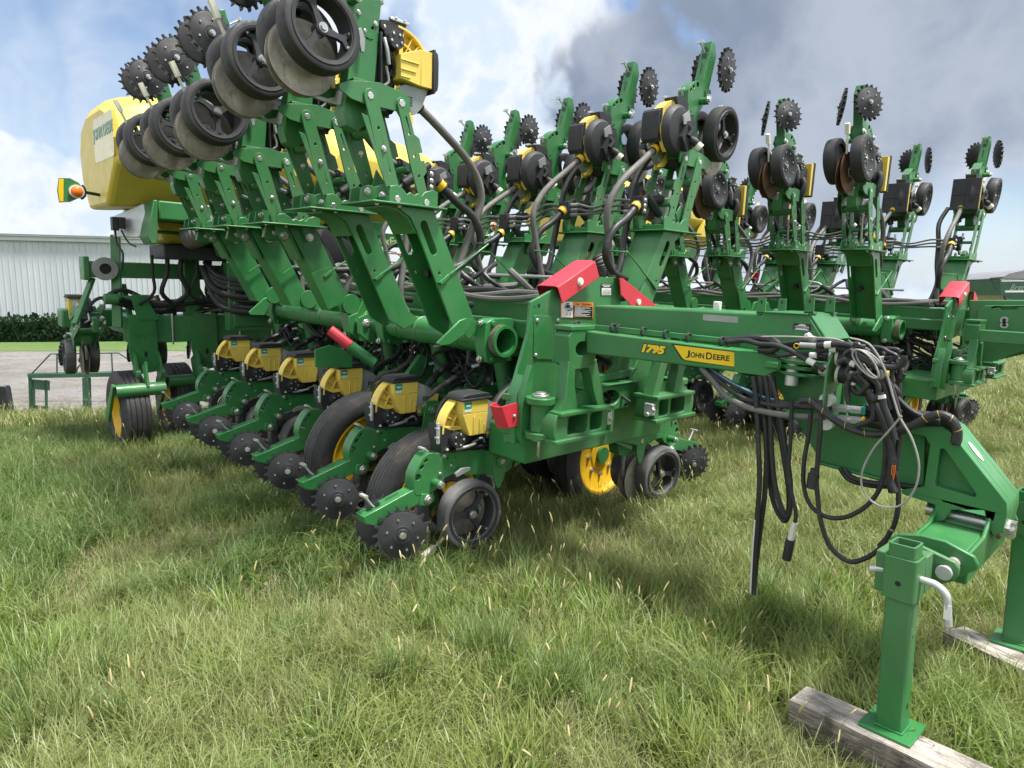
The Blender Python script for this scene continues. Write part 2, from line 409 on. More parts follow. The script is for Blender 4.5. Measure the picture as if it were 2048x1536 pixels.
flat_poly('lawn', [RD(-60, 21.8), RD(-8, 22.4), RD(4, 23.8), RD(4, 40), RD(-60, 40)], .008, LAWN)

# ------------------------------------------------------------ steel shed, hedge
def shed():
    fd = WR*2.9 + WF*1.0; fd /= np.linalg.norm(fd); fd = Vector(fd)
    q = BD(100, 690, 30.2); a = Vector((q.x, q.y, 0)) - fd*30; L = 36.0; H = 4.62
    nrm = Vector((fd.y, -fd.x, 0))          # towards the viewer
    if nrm.dot(Vector(WF)) > 0: nrm = -nrm
    root = empty('steel_shed', Matrix.Translation(a)); tag(root, 'long white ribbed steel shed behind the evergreen hedge', 'building')
    Ml = frame_m((0, 0, 0), fd, Vector((0, 0, 1)))
    S = bpy.data.materials.new('white_steel_siding'); S.use_nodes = True; t = NT(S.node_tree); b = t.n['Principled BSDF']
    o = t.new('ShaderNodeTexCoord').outputs['Object']
    sx = t.new('ShaderNodeSeparateXYZ', ins={0: o}).outputs[0]
    pan = t.new('ShaderNodeTexWhiteNoise', noise_dimensions='1D', ins={'W': t.math('FLOOR', t.math('DIVIDE', sx, .92))}).outputs[0]
    c = t.mix(pan, (.42, .455, .48, 1), (.475, .505, .53, 1))
    c = t.mix(t.mapr(t.noise(t.vmath('MULTIPLY', o, (1.5, .3, 1)), 1.0, 5, .6), .4, .7, 0, .45), c, (.34, .365, .38, 1))
    t.set(b, 'Base Color', c); t.set(b, 'Roughness', .42); 
    wl = MB(); wl.use(S); prof = []
    x = 0.0
    while x < L:                                            # ribbed sheet: a rib every 23 cm
        prof += [(x, 0), (x+.17, 0), (x+.185, .03), (x+.215, .03), (x+.23, 0)]; x += .23
    v = [];
    for (px_, d) in prof: v += [(px_, 0, d), (px_, H, d)]
    wl.add(v, [(2*i, 2*i+2, 2*i+3, 2*i+1) for i in range(len(prof)-1)])
    build('wall', wl, root, Ml, sharp=20)
    bk = MB(); bk.use(S); bk.box((0, 0, -18), (L, H, -.06)); build('side_wall', bk, root, Ml)
    tr = MB(); tr.use(mat('grey_eave_trim', (.46, .48, .49), .5, var=.05))
    tr.box((-.3, H-.20, .035), (L+.3, H-.02, .16)); tr.box((-.3, H-.015, -.1), (L+.3, H+.07, .24)); build('eave_trim', tr, root, Ml, bevel=.01)
    rf = MB(); rf.use(mat('pale_steel_roof', (.52, .53, .53), .45)); y0 = H+.075
    rf.add([(-.4, y0, .28), (L+.4, y0, .28), (L+.4, y0+.55, -9), (-.4, y0+.55, -9), (-.4, y0, -18.3), (L+.4, y0, -18.3)], [(0, 1, 2, 3), (3, 2, 5, 4)])
    build('roof', rf, root, Ml)
    gb = MB(); gb.use(S); gb.px([(H, -18), (H, -.06), (H+.5, -9)], L-.05, L); build('gable', gb, root, Ml)
shed()
def foliage_mat(name, a, b_, trans=.3):
    m = bpy.data.materials.new(name); m.use_nodes = True; t = NT(m.node_tree); t.n.remove(t.n['Principled BSDF'])
    p = t.new('ShaderNodeNewGeometry').outputs['Position']
    c = t.mix(t.mapr(t.noise(p, 2.2, 5, .65), .3, .7), a + (1,), b_ + (1,))
    d = t.new('ShaderNodeBsdfDiffuse', ins={'Color': c}); tr = t.new('ShaderNodeBsdfTranslucent', ins={'Color': c})
    mx = t.new('ShaderNodeMixShader', ins={0: trans, 1: d.outputs[0], 2: tr.outputs[0]})
    t.l.new(mx.outputs[0], t.n['Material Output'].inputs[0]); return m
HEDGE = foliage_mat('evergreen_sprays', (.016, .042, .020), (.040, .075, .036))
def hedge():
    b = MB(); b.use(HEDGE)
    a0 = Vector(BD(100, 690, 27.9)); fd = Vector(WR)*2.9+Vector(WF)*.35; fd.normalize(); a0.z = 0
    nr = Vector(WF)
    core = MB(); 
    for i in range(15000):
        s = rng.uniform(-14, 13); h = 1.02+.16*mnoise.noise(Vector((s*.9, 1, 4)))+.10*mnoise.noise(Vector((s*3.1, 5, 4)))
        z = rng.uniform(.02, 1)**.8*h; wd_ = .65*(1-.25*(z/h)**3)
        dpt = rng.choice((-1, -1, -1, 1))*wd_*(1-.25*rng.random()**2) if z < h*.9 else rng.uniform(-wd_, wd_)
        c = a0+fd*s+nr*dpt+Vector((0, 0, z))
        d = Vector((rng.uniform(-.8, .8), rng.uniform(-.8, .8), rng.uniform(.25, 1.2))).normalized()
        if rng.random() < .03 and z > h*.85: L = rng.uniform(.2, .42)
        else: L = rng.uniform(.07, .2)
        sd = d.orthogonal().normalized(); sd.rotate(Matrix.Rotation(rng.uniform(0, 6.28), 3, d)); wq = L*.28
        b.add([c-sd*wq*.5, c+sd*wq*.5, c+d*L*.6+sd*wq, c+d*L, c+d*L*.6-sd*wq], [(0, 1, 2, 3, 4)])
    for s in np.arange(-14, 13, .5):
        c = a0+fd*(s+.25); h = .93+.14*mnoise.noise(Vector((s*.9, 1, 4)))
        M = frame_m(c, fd, nr); b.box((-.26, -.5, 0), (.26, .5, h*.9), M)
    o = build('hedge', b); tag(o, 'dark evergreen hedge clipped low along the white shed', 'hedge')
hedge()

# ------------------------------------------------------------ things standing in the yard
def rack():
    d = 9.9; root = empty('steel_rack', Matrix.Translation(RD(-6, d))); tag(root, 'low green steel loading rack with guard rail on the gravel', 'rack')
    inv = root.matrix_world.inverted(); P = lambda x, y, dd=d: inv @ BD(x, y, dd)
    dv = inv.to_3x3() @ Vector(WF)
    def bars(name, segs, m=DGRN):
        for a, b, w_ in segs:
            q = MB(); q.use(m); q.bar(a, b, w_, w_, up=dv); build(name, q, root, bevel=.004)
    g = P(0, 0)-P(0, 0)
    bars('post', [(P(60, 750), P(62, 826), .035), (P(67, 760), P(68, 826), .03), (P(92, 760), P(93, 826), .03)])
    bars('post', [(P(173, 755), P(175, 826), .085)])
    bars('post', [(P(245, 752), P(246, 826), .085)])
    bars('beam', [(P(58, 752), P(262, 748), .065), (P(58, 749, d+.9), P(262, 745, d+.9), .05)])
    bars('guard_rail', [(P(62, 749), P(101, 708), .018), (P(101, 708), P(237, 706), .018), (P(237, 706), P(262, 722), .018), (P(114, 708), P(114, 746), .018), (P(223, 706), P(225, 744), .018)])
    q = MB(); q.use(DGRN); q.bar(P(80, 760), P(80, 779), .28, .03, up=dv); q.bar(P(90, 746), P(90, 750), .03); build('bracket_plate', q, root)
    bars('ground_rail', [(P(80, 828), P(300, 822), .07)], RUST)
    q = MB(); q.use(BLK); q.bar(P(70, 814), P(94, 817), .05, .06, up=dv); build('foot_plate', q, root)
rack()
def white_pipe():
    b = MB(); b.use(WHITE); a = BD(122, 824, 9.7); c = BD(140, 833, 9.35); a.z = .05; c.z = .05; b.tube([a, c], .03, 12, 1)
    tag(build('plastic_pipe', b), 'short white plastic pipe lying in the gravel edge weeds', 'pipe')
white_pipe()
def bucket():
    root = empty('loader_bucket', Matrix.Translation(RD(-7.6, 9.4))); tag(root, 'black loader attachment at the gravel edge, cut by the frame', 'loader bucket')
    inv = root.matrix_world.inverted(); P = lambda x, y, dd=9.4: inv @ BD(x, y, dd)
    b = MB(); b.use(BLK); pts = [P(-90, 772), P(9, 772), P(12, 778), P(21, 834), P(-90, 838)]; q = inv.to_3x3() @ Vector(WF)
    n = len(pts); b.add(pts + [p+q*.10 for p in pts], [tuple(range(n)), tuple(range(2*n-1, n-1, -1))]+[(i, (i+1) % n, (i+1) % n+n, i+n) for i in range(n)])
    build('shell', b, root, bevel=.008)
    e = MB(); e.use(CAST); e.bar(P(-90, 772, 9.37), P(11, 772, 9.37), .02, .03, up=q); build('lip', e, root)
bucket()
def grain_cart():
    d = 24.0; root = empty('grain_cart', Matrix.Translation(RD(18, d))); tag(root, 'dark green grain cart with rolled grey tarp far behind', 'grain cart')
    inv = root.matrix_world.inverted(); P = lambda x, y, dd=d: inv @ BD(x, y, dd); q = inv.to_3x3() @ Vector(WF)
    def slab(name, pts, m, th, bevel=.01):
        n = len(pts); b = MB(); b.use(m); b.add(pts+[p+q*th for p in pts], [tuple(range(n)), tuple(range(2*n-1, n-1, -1))]+[(i, (i+1) % n, (i+1) % n+n, i+n) for i in range(n)]); return build(name, b, root, bevel=bevel)
    cg = mat('cart_green', (.015, .085, .05), .35, var=.1, coat=.3)
    slab('hopper', [P(2000, 559), P(2260, 556), P(2260, 590), P(2200, 615), P(2075, 615), P(2001, 590)], cg, 2.6)
    slab('tarp', [P(2001, 556), P(2020, 546), P(2048, 540), P(2100, 536), P(2180, 540), P(2260, 553), P(2260, 555.5), P(2001, 558)], mat('grey_tarp', (.20, .20, .22), .5), 2.6)
    b = MB(); b.use(DECW); b.bar(P(2010, 583, d-.03), P(2260, 581, d-.03), .02, .07, up=(0, 0, 1)); build('stripe', b, root)
    b = MB(); b.use(DECW); b.bar(P(2003, 562, d-.03), P(2260, 559, d-.03), .02, .04, up=(0, 0, 1)); build('rim', b, root)
    b = MB(); b.use(BLK); b.bar(P(1981, 557, d-.1), P(2006, 555, d-.1), .05); b.bar(P(1982, 557, d-.1), P(1994, 580, d-.1), .035); b.bar(P(2008, 592), P(2018, 612), .05); b.bar(P(2018, 600), P(2018, 640), .04); b.bar(P(2028, 604), P(2028, 640), .04); b.bar(P(2018, 606), P(2028, 606), .03); build('ladder', b, root)
    b = MB(); b.use(TYRE)
    c = P(2200, 640, d+.2); b.lathe([(.5, -.35), (.85, -.35), (.95, -.25), (.95, .25), (.85, .35), (.5, .35)], c, q, 32); c = P(2200, 640, d+2.4); b.lathe([(.5, -.35), (.85, -.35), (.95, -.25), (.95, .25), (.85, .35), (.5, .35)], c, q, 32); build('wheel', b, root)
    me = text_mesh('Brent', .30, .002, mat('faded_print', (.22,.28,.25), .5), shear=.35, align='LEFT'); sx = inv.to_3x3() @ Vector(WR)
    link('lettering', me, root, frame_m(P(2019, 575, d-.02), sx, Vector((0, 0, 1))))
grain_cart()

# ------------------------------------------------------------ planter row unit: shared meshes (X across the row, Y towards the toolbar, Z up)
UM = {}
def um(name, mb, sharp=35): UM[name] = mb.mesh(name, sharp)
def make_unit_meshes():
    # cast frame
    b = MB(); b.use(GREEN)
    out = [(.075,.43),(.062,.475),(.070,.53),(.094,.578),(.130,.625),(.165,.648),(.21,.645),(.30,.634),(.44,.624),(.64,.602),(.74,.604),(.83,.57),(.88,.50),(.86,.43),(.79,.405),(.70,.425),(.5,.455),(.36,.485),(.30,.475),(.262,.43),(.215,.405),(.15,.395),(.085,.405)]
    holes = [circ(.098,.515,.021,12), slot(.124,.572,48,.036,.011,4), slot(.154,.607,42,.030,.010,4), circ(.318,.594,.010,8), circ(.376,.588,.008,8), circ(.376,.560,.006,8)]
    b.px([out]+holes, -.046, .046)
    b.px(slot(.365,.555,82,.08,.012,4), .0462, .050)
    b.tube([(.05,.215,.462),(.118,.215,.462)], .026, 14, 1); b.tube([(-.05,.215,.462),(-.118,.215,.462)], .026, 14, 1)
    b.bolt((.118,.215,.462), (1,0,0), .018, .018); b.bolt((-.118,.215,.462), (-1,0,0), .018, .018)
    b.bolt((.046,.292,.612), (1,0,0), .010, .01); b.bolt((.046,.262,.505), (1,0,0), .010, .01); b.bolt((.046,.345,.545), (1,0,0), .007, .008)
    b.use(CAST); b.px([(.35,.50),(.40,.525),(.47,.52),(.47,.50),(.36,.475)], .07, .085)
    b.use(GREEN)
    for s in (1, -1):   # wide shank head that the parallel arms bolt to
        x0, x1 = sorted((s*.105, s*.118))
        b.px([(.672,.35),(.645,.41),(.632,.48),(.615,.60),(.63,.70),(.655,.80),(.735,.80),(.745,.70),(.745,.5),(.735,.42),(.70,.35)], x0, x1)
        b.bolt((s*.118,.70,.53), (s,0,0), .02, .018); b.bolt((s*.118,.70,.735), (s,0,0), .022, .018)
    b.box((-.105,.62,.44), (.105,.70,.60)); b.box((-.105,.625,.70), (.105,.70,.76))
    um('row_unit', b)
    # closing arm
    b = MB(); b.use(GREEN)
    b.px([(-.27,.352),(-.255,.305),(-.17,.272),(.09,.342),(.165,.325),(.215,.345),(.22,.39),(.17,.43),(.09,.446),(.02,.43),(-.18,.375)], -.044, .044)
    b.px([(.10,.34),(.17,.32),(.22,.35),(.21,.39),(.12,.41)], .044, .058); b.px([(.10,.34),(.17,.32),(.22,.35),(.21,.39),(.12,.41)], -.058, -.044)
    b.bolt((.058,.168,.362), (1,0,0), .022, .018); b.bolt((-.058,.168,.362), (-1,0,0), .022, .018)
    b.use(DECB)
    for i, (y0, y1) in enumerate(((-.225,-.19), (-.175,-.14), (-.10,-.01))):   # slots in the top face
        z0 = .352+(y0+.27)*.255+.0125; z1 = .352+(y1+.27)*.255+.0125; wq = .018 if i < 2 else .004
        b.add([(-wq,y0,z0+.0),(wq,y0,z0),(wq,y1,z1),(-wq,y1,z1)], [(0,1,2,3)])
    um('closing_arm', b)
    # spiked closing wheel, axis X, outward +X
    b = MB(); b.use(RUB); N = 18; lp = []
    for k in range(N):
        a = 360/N*k
        for da, rr in ((0,.140),(4,.138),(7.6,.141),(10.2,.149),(12.2,.161),(13.6,.168),(15.2,.1675),(15.6,.158),(15.4,.149),(16.6,.142)):
            lp.append((rr*math.cos(R(a+da)), rr*math.sin(R(a+da))))
    b.px(lp, -.013, .013)
    b.use(BLK)
    b.lathe([(.0,.030),(.032,.030),(.036,.024),(.05,.024),(.054,.021),(.124,.018),(.136,.012),(.139,.0),(.139,-.016),(.12,-.020),(.0,-.020)], n=36, closed=False)
    for k in range(6): b.bolt((.021,.092*math.cos(R(60*k+20)),.092*math.sin(R(60*k+20))), (1,0,0), .0045, .004)
    b.bolt((.03,0,0), (1,0,0), .014, .016)
    um('closing_wheel', b)
    # gauge wheels
    def tyre(b, m):
        b.use(m); b.lathe([(.150,.050),(.185,.054),(.199,.047),(.2035,.03),(.2045,0),(.2035,-.03),(.199,-.047),(.185,-.054),(.150,-.05)], n=48)
    for nm_, m_ in (('gauge_wheel', RUBG), ('clean_gauge_wheel', RUB)):
     b = MB(); tyre(b, m_); b.use(BLK)
     b.lathe([(.176,.052),(.168,.050),(.160,.035),(.157,-.03),(.150,-.048),(.142,-.048),(.148,-.028),(.150,.035),(.158,.056),(.172,.058)], n=48)
     for k in range(3):
        a = R(90+120*k+14); e = Vector((0, math.cos(a), math.sin(a))); t = Vector((0, -math.sin(a), math.cos(a)))
        o = Vector((.0,0,0)); fr = (o, e, t, Vector((1,0,0)))
        b.prism([(.025,-.021),(.085,-.013),(.115,-.018),(.138,-.046),(.156,-.05),(.156,-.028),(.132,-.002),(.132,.002),(.156,.028),(.156,.05),(.138,.046),(.115,.018),(.085,.013),(.025,.021)], fr, .004, .028)
        for s in (-1, 1):
            p = e*.146+t*(s*.036)+Vector((.028,0,0)); b.bolt(p, (1,0,0), .0068, .010)
     b.tube([(-.02,0,0),(.036,0,0)], .034, 20, 1); b.bolt((.036,0,0), (1,0,0), .017, .016)
     um(nm_, b)
    b = MB(); tyre(b, RUB); b.use(BLK)
    b.lathe([(.0,.030),(.03,.030),(.036,.024),(.06,.022),(.10,.028),(.145,.048),(.160,.056),(.176,.056),(.176,.046)], n=48, closed=False)
    b.lathe([(.0,-.03),(.16,-.03),(.16,-.05)], n=32, closed=False)
    for k in range(8): b.bolt((.040,.132*math.cos(R(45*k+10)),.132*math.sin(R(45*k+10))), (1,0,0), .0055, .007)
    for k in range(4): b.bolt((.026,.042*math.cos(R(90*k+10)),.042*math.sin(R(90*k+10))), (1,0,0), .0045, .006)
    b.bolt((.03,0,0), (1,0,0), .012, .012)
    um('dish_gauge_wheel', b)
    # opener disc, outward +X
    for nm, m in (('opener_disc', DISC), ('rusty_opener_disc', DISCR)):
        b = MB(); b.use(m)
        b.lathe([(0,.010),(.05,.012),(.10,.006),(.190,0.0),(.190,-.003),(.10,.003),(0,.006)], n=56, closed=False)
        b.use(BLK); b.lathe([(.0,.032),(.02,.032),(.026,.018),(.055,.016),(.062,.010)], n=24, closed=False)
        b.use(GALV); b.lathe([(.028,.0165),(.053,.0165),(.053,.0175),(.028,.020)], n=24)
        for k in range(8): b.bolt((.018,.041*math.cos(R(45*k)),.041*math.sin(R(45*k))), (1,0,0), .005, .006)
        um(nm, b)
    # black meter and its bracket
    b = MB(); b.use(BLK)
    b.px([(.262,.64),(.30,.64),(.36,.70),(.37,.755),(.245,.815),(.235,.76)], -.055, .055)
    b.px([(.36,.64),(.60,.60),(.64,.64),(.62,.73),(.56,.745),(.40,.745)], -.06, .03)
    b.box((-.07,.33,.632), (.07,.70,.645)); b.px([(.60,.60),(.74,.60),(.75,.72),(.70,.76),(.63,.73)], -.05, .05)
    b.tube([(.03,.36,.715),(.105,.36,.715)], .05, 22, 1)
    for k in range(5): b.bolt((.105,.36+.034*math.cos(R(72*k)),.715+.034*math.sin(R(72*k))), (1,0,0), .005, .004)
    b.use(CAST); b.tube([(.07,.36,.655),(.09,.42,.66),(.09,.50,.672)], .012, 8); b.tube([(.06,.50,.672),(.06,.58,.69),(.05,.61,.655)], .009, 8)
    b.tube([(.05,.62,.70),(.05,.68,.71)], .02, 10, 1); b.use(GALV); b.box((.04,.23,.70), (.06,.245,.83)); b.box((.03,.225,.73), (.066,.236,.745)); b.box((.03,.225,.79), (.066,.236,.80))
    b.bolt((.062,.30,.655), (0,0,1), .01, .012)
    b.use(HOSE)
    for k in range(4): b.tube([(.05+.01*k,.42,.68),(.06,.47+.02*k,.73),(.03,.55,.70-.01*k),(.0,.66,.66)], .007, 6)
    um('seed_meter', b)
    # yellow hopper and meter housing with ribs
    b = MB(); b.use(YEL)
    top = [(.335,.965),(.565,.965)]; 
    def tap(x0, x1, yt0, yt1, zt, yb0, yb1, zb):
        v = [(x0,yt0,zt),(x1,yt0,zt),(x1,yt1,zt),(x0,yt1,zt),(x0,yb0,zb),(x1,yb0,zb),(x1,yb1,zb),(x0,yb1,zb)]
        b.add(v, [(0,1,2,3),(7,6,5,4),(4,5,1,0),(5,6,2,1),(6,7,3,2),(7,4,0,3)])
    tap(-.03, .115, .375, .575, .955, .375, .575, .875); tap(-.03, .115, .375, .575, .874, .43, .56, .735)
    b.box((.116,.455,.735), (.121,.463,.86)); b.box((.116,.505,.735), (.121,.513,.84)); b.box((.116,.545,.735), (.121,.552,.80))
    b.px(arc(.50,.755,.238,178,120,10)+[(.40,.90),(.43,.82),(.43,.755)], -.02, .012)           # left quarter of the ring
    b.px([(.262,.80),(.255,.765),(.43,.765),(.43,.79)], -.03, .05)
    for a in (168, 152, 137): b.prism([(.11,-.003),(.238,-.003),(.238,.003),(.11,.003)], ((0,.50,.755),(0,math.cos(R(a)),math.sin(R(a))),(0,-math.sin(R(a)),math.cos(R(a))),(1,0,0)), .012, .05)
    b.px(arc(.50,.755,.238,180,122,10)+arc(.50,.755,.224,122,180,10), .012, .058)
    b.px(arc(.50,.755,.160,176,125,8)+arc(.50,.755,.150,125,176,8), .012, .05)
    b.px([(.575,.80),(.60,.735),(.68,.72),(.755,.785),(.765,.845),(.735,.835)], .03, .062)      # right ribbed wing
    for p, q in (((.60,.735),(.735,.835)), ((.64,.73),(.755,.80)), ((.68,.725),(.665,.775)), ((.73,.77),(.70,.805)), ((.60,.738),(.68,.722)), ((.68,.722),(.755,.785)), ((.755,.785),(.765,.845))):
        b.bar((.08,p[0],p[1]), (.08,q[0],q[1]), .04, .006, up=(1,0,0))
    b.px(arc(.50,.755,.22,118,40,10)+[(.58,.80),(.43,.80)], -.06, -.02)
    um('seed_hopper', b)
    b = MB(); b.use(BLK); b.box((-.042,.355,.956), (.127,.60,.972)); b.prism([(.36,.973),(.595,.973),(.575,.993),(.545,.998),(.42,.998),(.375,.992)], ((0,0,0),(0,1,0),(0,0,1),(1,0,0)), -.036, .121)
    um('hopper_lid', b)
    b = MB(); b.use(SMOKE); b.px([(.578,.945),(.60,.94),(.69,.90),(.73,.86),(.735,.838),(.60,.742),(.578,.79)], .03, .085); b.use(BLK)
    for i in range(4): b.box((.0855,.64+.014*i,.80), (.0865,.648+.014*i,.835))
    um('meter_cover', b)
    b = MB(); b.use(TEAL); b.box((.1155,.385,.905), (.117,.44,.95)); b.use(DECW); b.box((.1155,.385,.888), (.117,.44,.9045)); b.box((.1172,.397,.922), (.1178,.43,.932)); um('sticker', b)
    # vacuum dome on the other face
    b = MB(); b.use(BLK); b.lathe([(0,-.135),(.10,-.132),(.165,-.115),(.19,-.085),(.195,-.06),(.0,-.06)], (0,.50,.80), (1,0,0), 32, closed=False)
    b.px([(.42,.69),(.60,.66),(.66,.78),(.56,.86),(.44,.80)], -.165, -.13); b.tube([(-.14,.56,.74),(-.19,.58,.73),(-.215,.62,.70)], .03, 12)
    b.box((-.10,.36,.62),(-.06,.62,.66)); b.use(CAST); b.px([(.36,.78),(.41,.86),(.47,.84),(.45,.75)], -.16, -.15); b.use(DECB)
    b.tube([(-.15,.46,.78),(-.175,.50,.76),(-.17,.55,.79)], .02, 8)
    b.use(CREAM); b.tube([(-.20,.605,.715),(-.225,.632,.692)], .036, 14, 1); um('vacuum_housing', b)
    b = MB(); b.use(YEL); b.box((-.145,.32,.875), (.135,.66,.925)); um('flat_hopper', b)
    b = MB(); b.use(BLK); b.box((-.15,.31,.9255), (.14,.67,.965)); b.box((-.006,.31,.9655), (.002,.67,.970)); b.box((-.15,.49,.9655), (.14,.498,.970)); um('flat_lid', b)
    b = MB(); b.use(BLK); b.lathe([(0,.03),(.10,.03),(.13,.02),(.14,0),(.14,-.06),(0,-.06)], (.07,.47,.76), (1,0,0), 28, closed=False); b.tube([(.10,.50,.74),(.13,.56,.74),(.12,.66,.72),(.08,.80,.72)], .034, 12); b.box((-.06,.38,.80),(.09,.60,.87)); um('brush_housing', b)
    # T-handle adjusting lever
    b = MB(); b.use(GALV); b.tube([(0,-.15,.365),(0,-.185,.385),(0,-.222,.435),(0,-.238,.458)], .007, 8); b.bar((-.032,-.243,.460), (.032,-.243,.460), .022, .012)
    um('adjusting_lever', b)
    b = MB(); b.use(GALV); b.tube([(.0,.20,.645),(.0,.165,.672)], .008, 8, 1); b.bar((-.03,.155,.675), (.03,.155,.675), .018, .01); um('depth_lever', b)
    b = MB(); b.use(CREAM); b.tube([(.02,.40,.11),(.03,.30,.062),(.035,.235,.03)], .010, 8); b.bar((.035,.236,.034), (.04,.150,-.008), .038, .030, up=(0,.4,.9)); um('seed_firmer', b)
    b = MB(); b.use(CAST); b.px([(.66,.44),(.735,.44),(.755,.40),(.75,.30),(.735,.22),(.725,.25),(.735,.33),(.715,.39),(.68,.40)], -.010, .010); um('disc_scraper', b)
    # parallel arms (one side plate each) and what sits between them
    for nm, z0, wd_ in (('lower_arm', .53, .068), ('upper_arm', .735, .053)):
        b = MB(); b.use(GREEN); a = Vector((0,.70,z0)); c = Vector((0,1.235,z0+.17))
        d = (c-a).normalized(); n = Vector((0,-d.z,d.y)); L = (c-a).length
        wA = wd_; wB = wd_*.8
        loop = arc(0,0,wB*.75,90,270,5)+[(L*.25,-wB*.8),(L*.6,-wA*.78)]+[(L+wB*.7*math.cos(R(q)), wB*.75*math.sin(R(q))) for q in range(-90, 91, 30)]+[(L*.6,wA*.6),(L*.25,wB*.8)]
        hs = [circ(L*f, 0, .009, 8) for f in (.3,.52,.72)]
        b.prism([loop]+hs, (a, d, n, (1,0,0)), 0, .012)
        if nm == 'lower_arm':
            b.prism([(L*.18,-wA*.75),(L*.75,-wA*.75),(L*.86,-wA*.3),(L*.86,-wA*.75),(L*.14,-wA*1.3)], (a, d, n, (1,0,0)), .012, .018)
            b.bolt(a+d*L*.5+Vector((.012,0,0)), (1,0,0), .012, .012)
        else:
            b.prism([(L*.30,wA*.6),(L*.36,wA*1.25),(L*.5,wA*1.25),(L*.5,wA*.8),(L*.58,wA*.8),(L*.58,wA*1.25),(L*.7,wA*1.25),(L*.74,wA*.6)], (a, d, n, (1,0,0)), .0, .008)
        b.bolt(c+Vector((.012,0,0)), (1,0,0), .021, .018)
        um(nm, b)
    b = MB(); b.use(GREEN); b.tube([(-.12,.86,.585),(.12,.86,.585)], .035, 16, 1); b.tube([(-.12,1.05,.80),(.12,1.05,.80)], .018, 12, 1); um('arm_cross_tube', b)
    b = MB(); b.use(BLK); b.tube([(.02,1.13,.82),(.02,1.02,.97)], .030, 14, 1); b.tube([(.02,1.02,.97),(.02,.99,1.01)], .022, 12, 1); b.use(STEEL); b.tube([(.02,1.19,.74),(.02,1.12,.83)], .011, 10, 1); b.tube([(.02,.93,.69),(.02,1.19,.74)], .012, 8, 1); um('down_force_cylinder', b)
    b = MB(); b.use(GREEN)
    b.px([(1.14,.70),(1.17,.62),(1.25,.60),(1.27,.70),(1.25,.76),(1.19,.78)], -.05, .0); b.px([(1.05,.70),(1.17,.66),(1.20,.72),(1.12,.76)], -.095, -.08); b.bolt((0,1.21,.69), (1,0,0), .018, .016); um('cylinder_bracket', b)
make_unit_meshes()
def place_unit(root, M, raised=False, dish=False, label=None, near=True):
    """one row unit: cast frame with everything bolted to it as its sub-parts"""
    u = link('row_unit', UM['row_unit'], root, M, bevel=.006, label=label)
    link('closing_arm', UM['closing_arm'], u, bevel=.005)
    for s in (1, -1):
        ax_ = (s,-.12,-.50) if dish and raised else ((s,-.05*s,.12*s) if raised else (s,-.42*s,.10*s))
        m = frame_m((s*.118,-.062,.222), ax_, Vector((0,s,0)))
        link('closing_wheel', UM['closing_wheel'], u, m @ Matrix.Rotation(R(rng.uniform(0, 360)), 4, 'X'))
        m = frame_m((s*.122,.44,.235), (s,-.10*s,.05*s), Vector((0,s,0)))
        link('gauge_wheel', UM['dish_gauge_wheel' if dish else ('clean_gauge_wheel' if raised else 'gauge_wheel')], u, m @ Matrix.Rotation(R(rng.uniform(0, 360)), 4, 'X') @ Matrix.Scale(1.06, 4))
        m = frame_m((s*.022,.56,.195), (s,-.06,0), Vector((0,s,0)))
        link('opener_disc', UM['rusty_opener_disc' if dish else 'opener_disc'], u, m @ Matrix.Rotation(R(rng.uniform(0, 360)), 4, 'X'))
    for n in (('seed_meter', 'flat_hopper', 'flat_lid', 'brush_housing', 'vacuum_housing') if dish and raised else ('seed_meter', 'seed_hopper', 'hopper_lid', 'meter_cover', 'vacuum_housing')+(() if raised else ('sticker',)))+('adjusting_lever', 'depth_lever', 'seed_firmer', 'disc_scraper'):
        link({'flat_hopper': 'seed_hopper', 'flat_lid': 'hopper_lid'}.get(n, n), UM[n], u, bevel=.004 if n in ('seed_hopper', 'hopper_lid', 'seed_meter', 'flat_hopper', 'flat_lid') else 0)
    for s in (1, -1):
        for n in ('lower_arm', 'upper_arm'):
            link('parallel_arm', UM[n], u, Matrix.Translation((.121, 0, 0)) if s > 0 else Matrix.Translation((-.133, 0, 0)), bevel=.003)
    link('arm_cross_tube', UM['arm_cross_tube'], u)
    if near: link('down_force_cylinder', UM['down_force_cylinder'], u); link('cylinder_bracket', UM['cylinder_bracket'], u, bevel=.004)
    return u

# ------------------------------------------------------------ the planters: wings, plates, tongue, centre frame
ROW = .762; YC = 1.31
OFF2 = Vector((.88, 5.08, 0))
MIRRA = Matrix(((1,0,0,.37),(0,-1,0,2*YC),(0,0,1,0),(0,0,0,1)))     # lifted parts of the far wing
MIRR = Matrix(((1,0,0,.20),(0,-1,0,2*YC),(0,0,1,0),(0,0,0,1)))
def unit_matrix(side, k, raised):
    """placement of a row unit in its planter's frame; side +1 near wing, -1 far wing"""
    zt = 3.37 if k < 2 else 3.19
    loc = Matrix(((1,0,0,0),(0,0,1,-.61),(0,-1,0,zt),(0,0,0,1))) if raised else Matrix.Identity(4)
    x = (-.33 if raised else 0)-ROW*k
    if side > 0: return Matrix.Translation((x, 0, 0)) @ loc
    return Matrix.Translation((x+(.37 if raised else .22), 2*YC, 0)) @ Matrix.Rotation(math.pi, 4, 'Z') @ loc
REC = []                                   # every part shared by the two planters: (name, mesh, bevel, label, only)
def rec(name, b, bevel=0.0, label=None, only=None, sides=None, sharp=35):
    """sides: None = as it stands; 'both' = also mirrored for the far wing; 'far' = mirrored only"""
    if sides != 'far': REC.append((name, b.mesh(name, sharp), bevel, label, only))
    if sides: b.xform(MIRRA if sides == 'lifted' else MIRR); REC.append((name, b.mesh(name, sharp), bevel, label, only))
def LX(pts, x, ox=0, oy=0, s=1.0): return [tuple(PX(a/s+ox, c/s+oy, x))[1:] for a, c in pts]
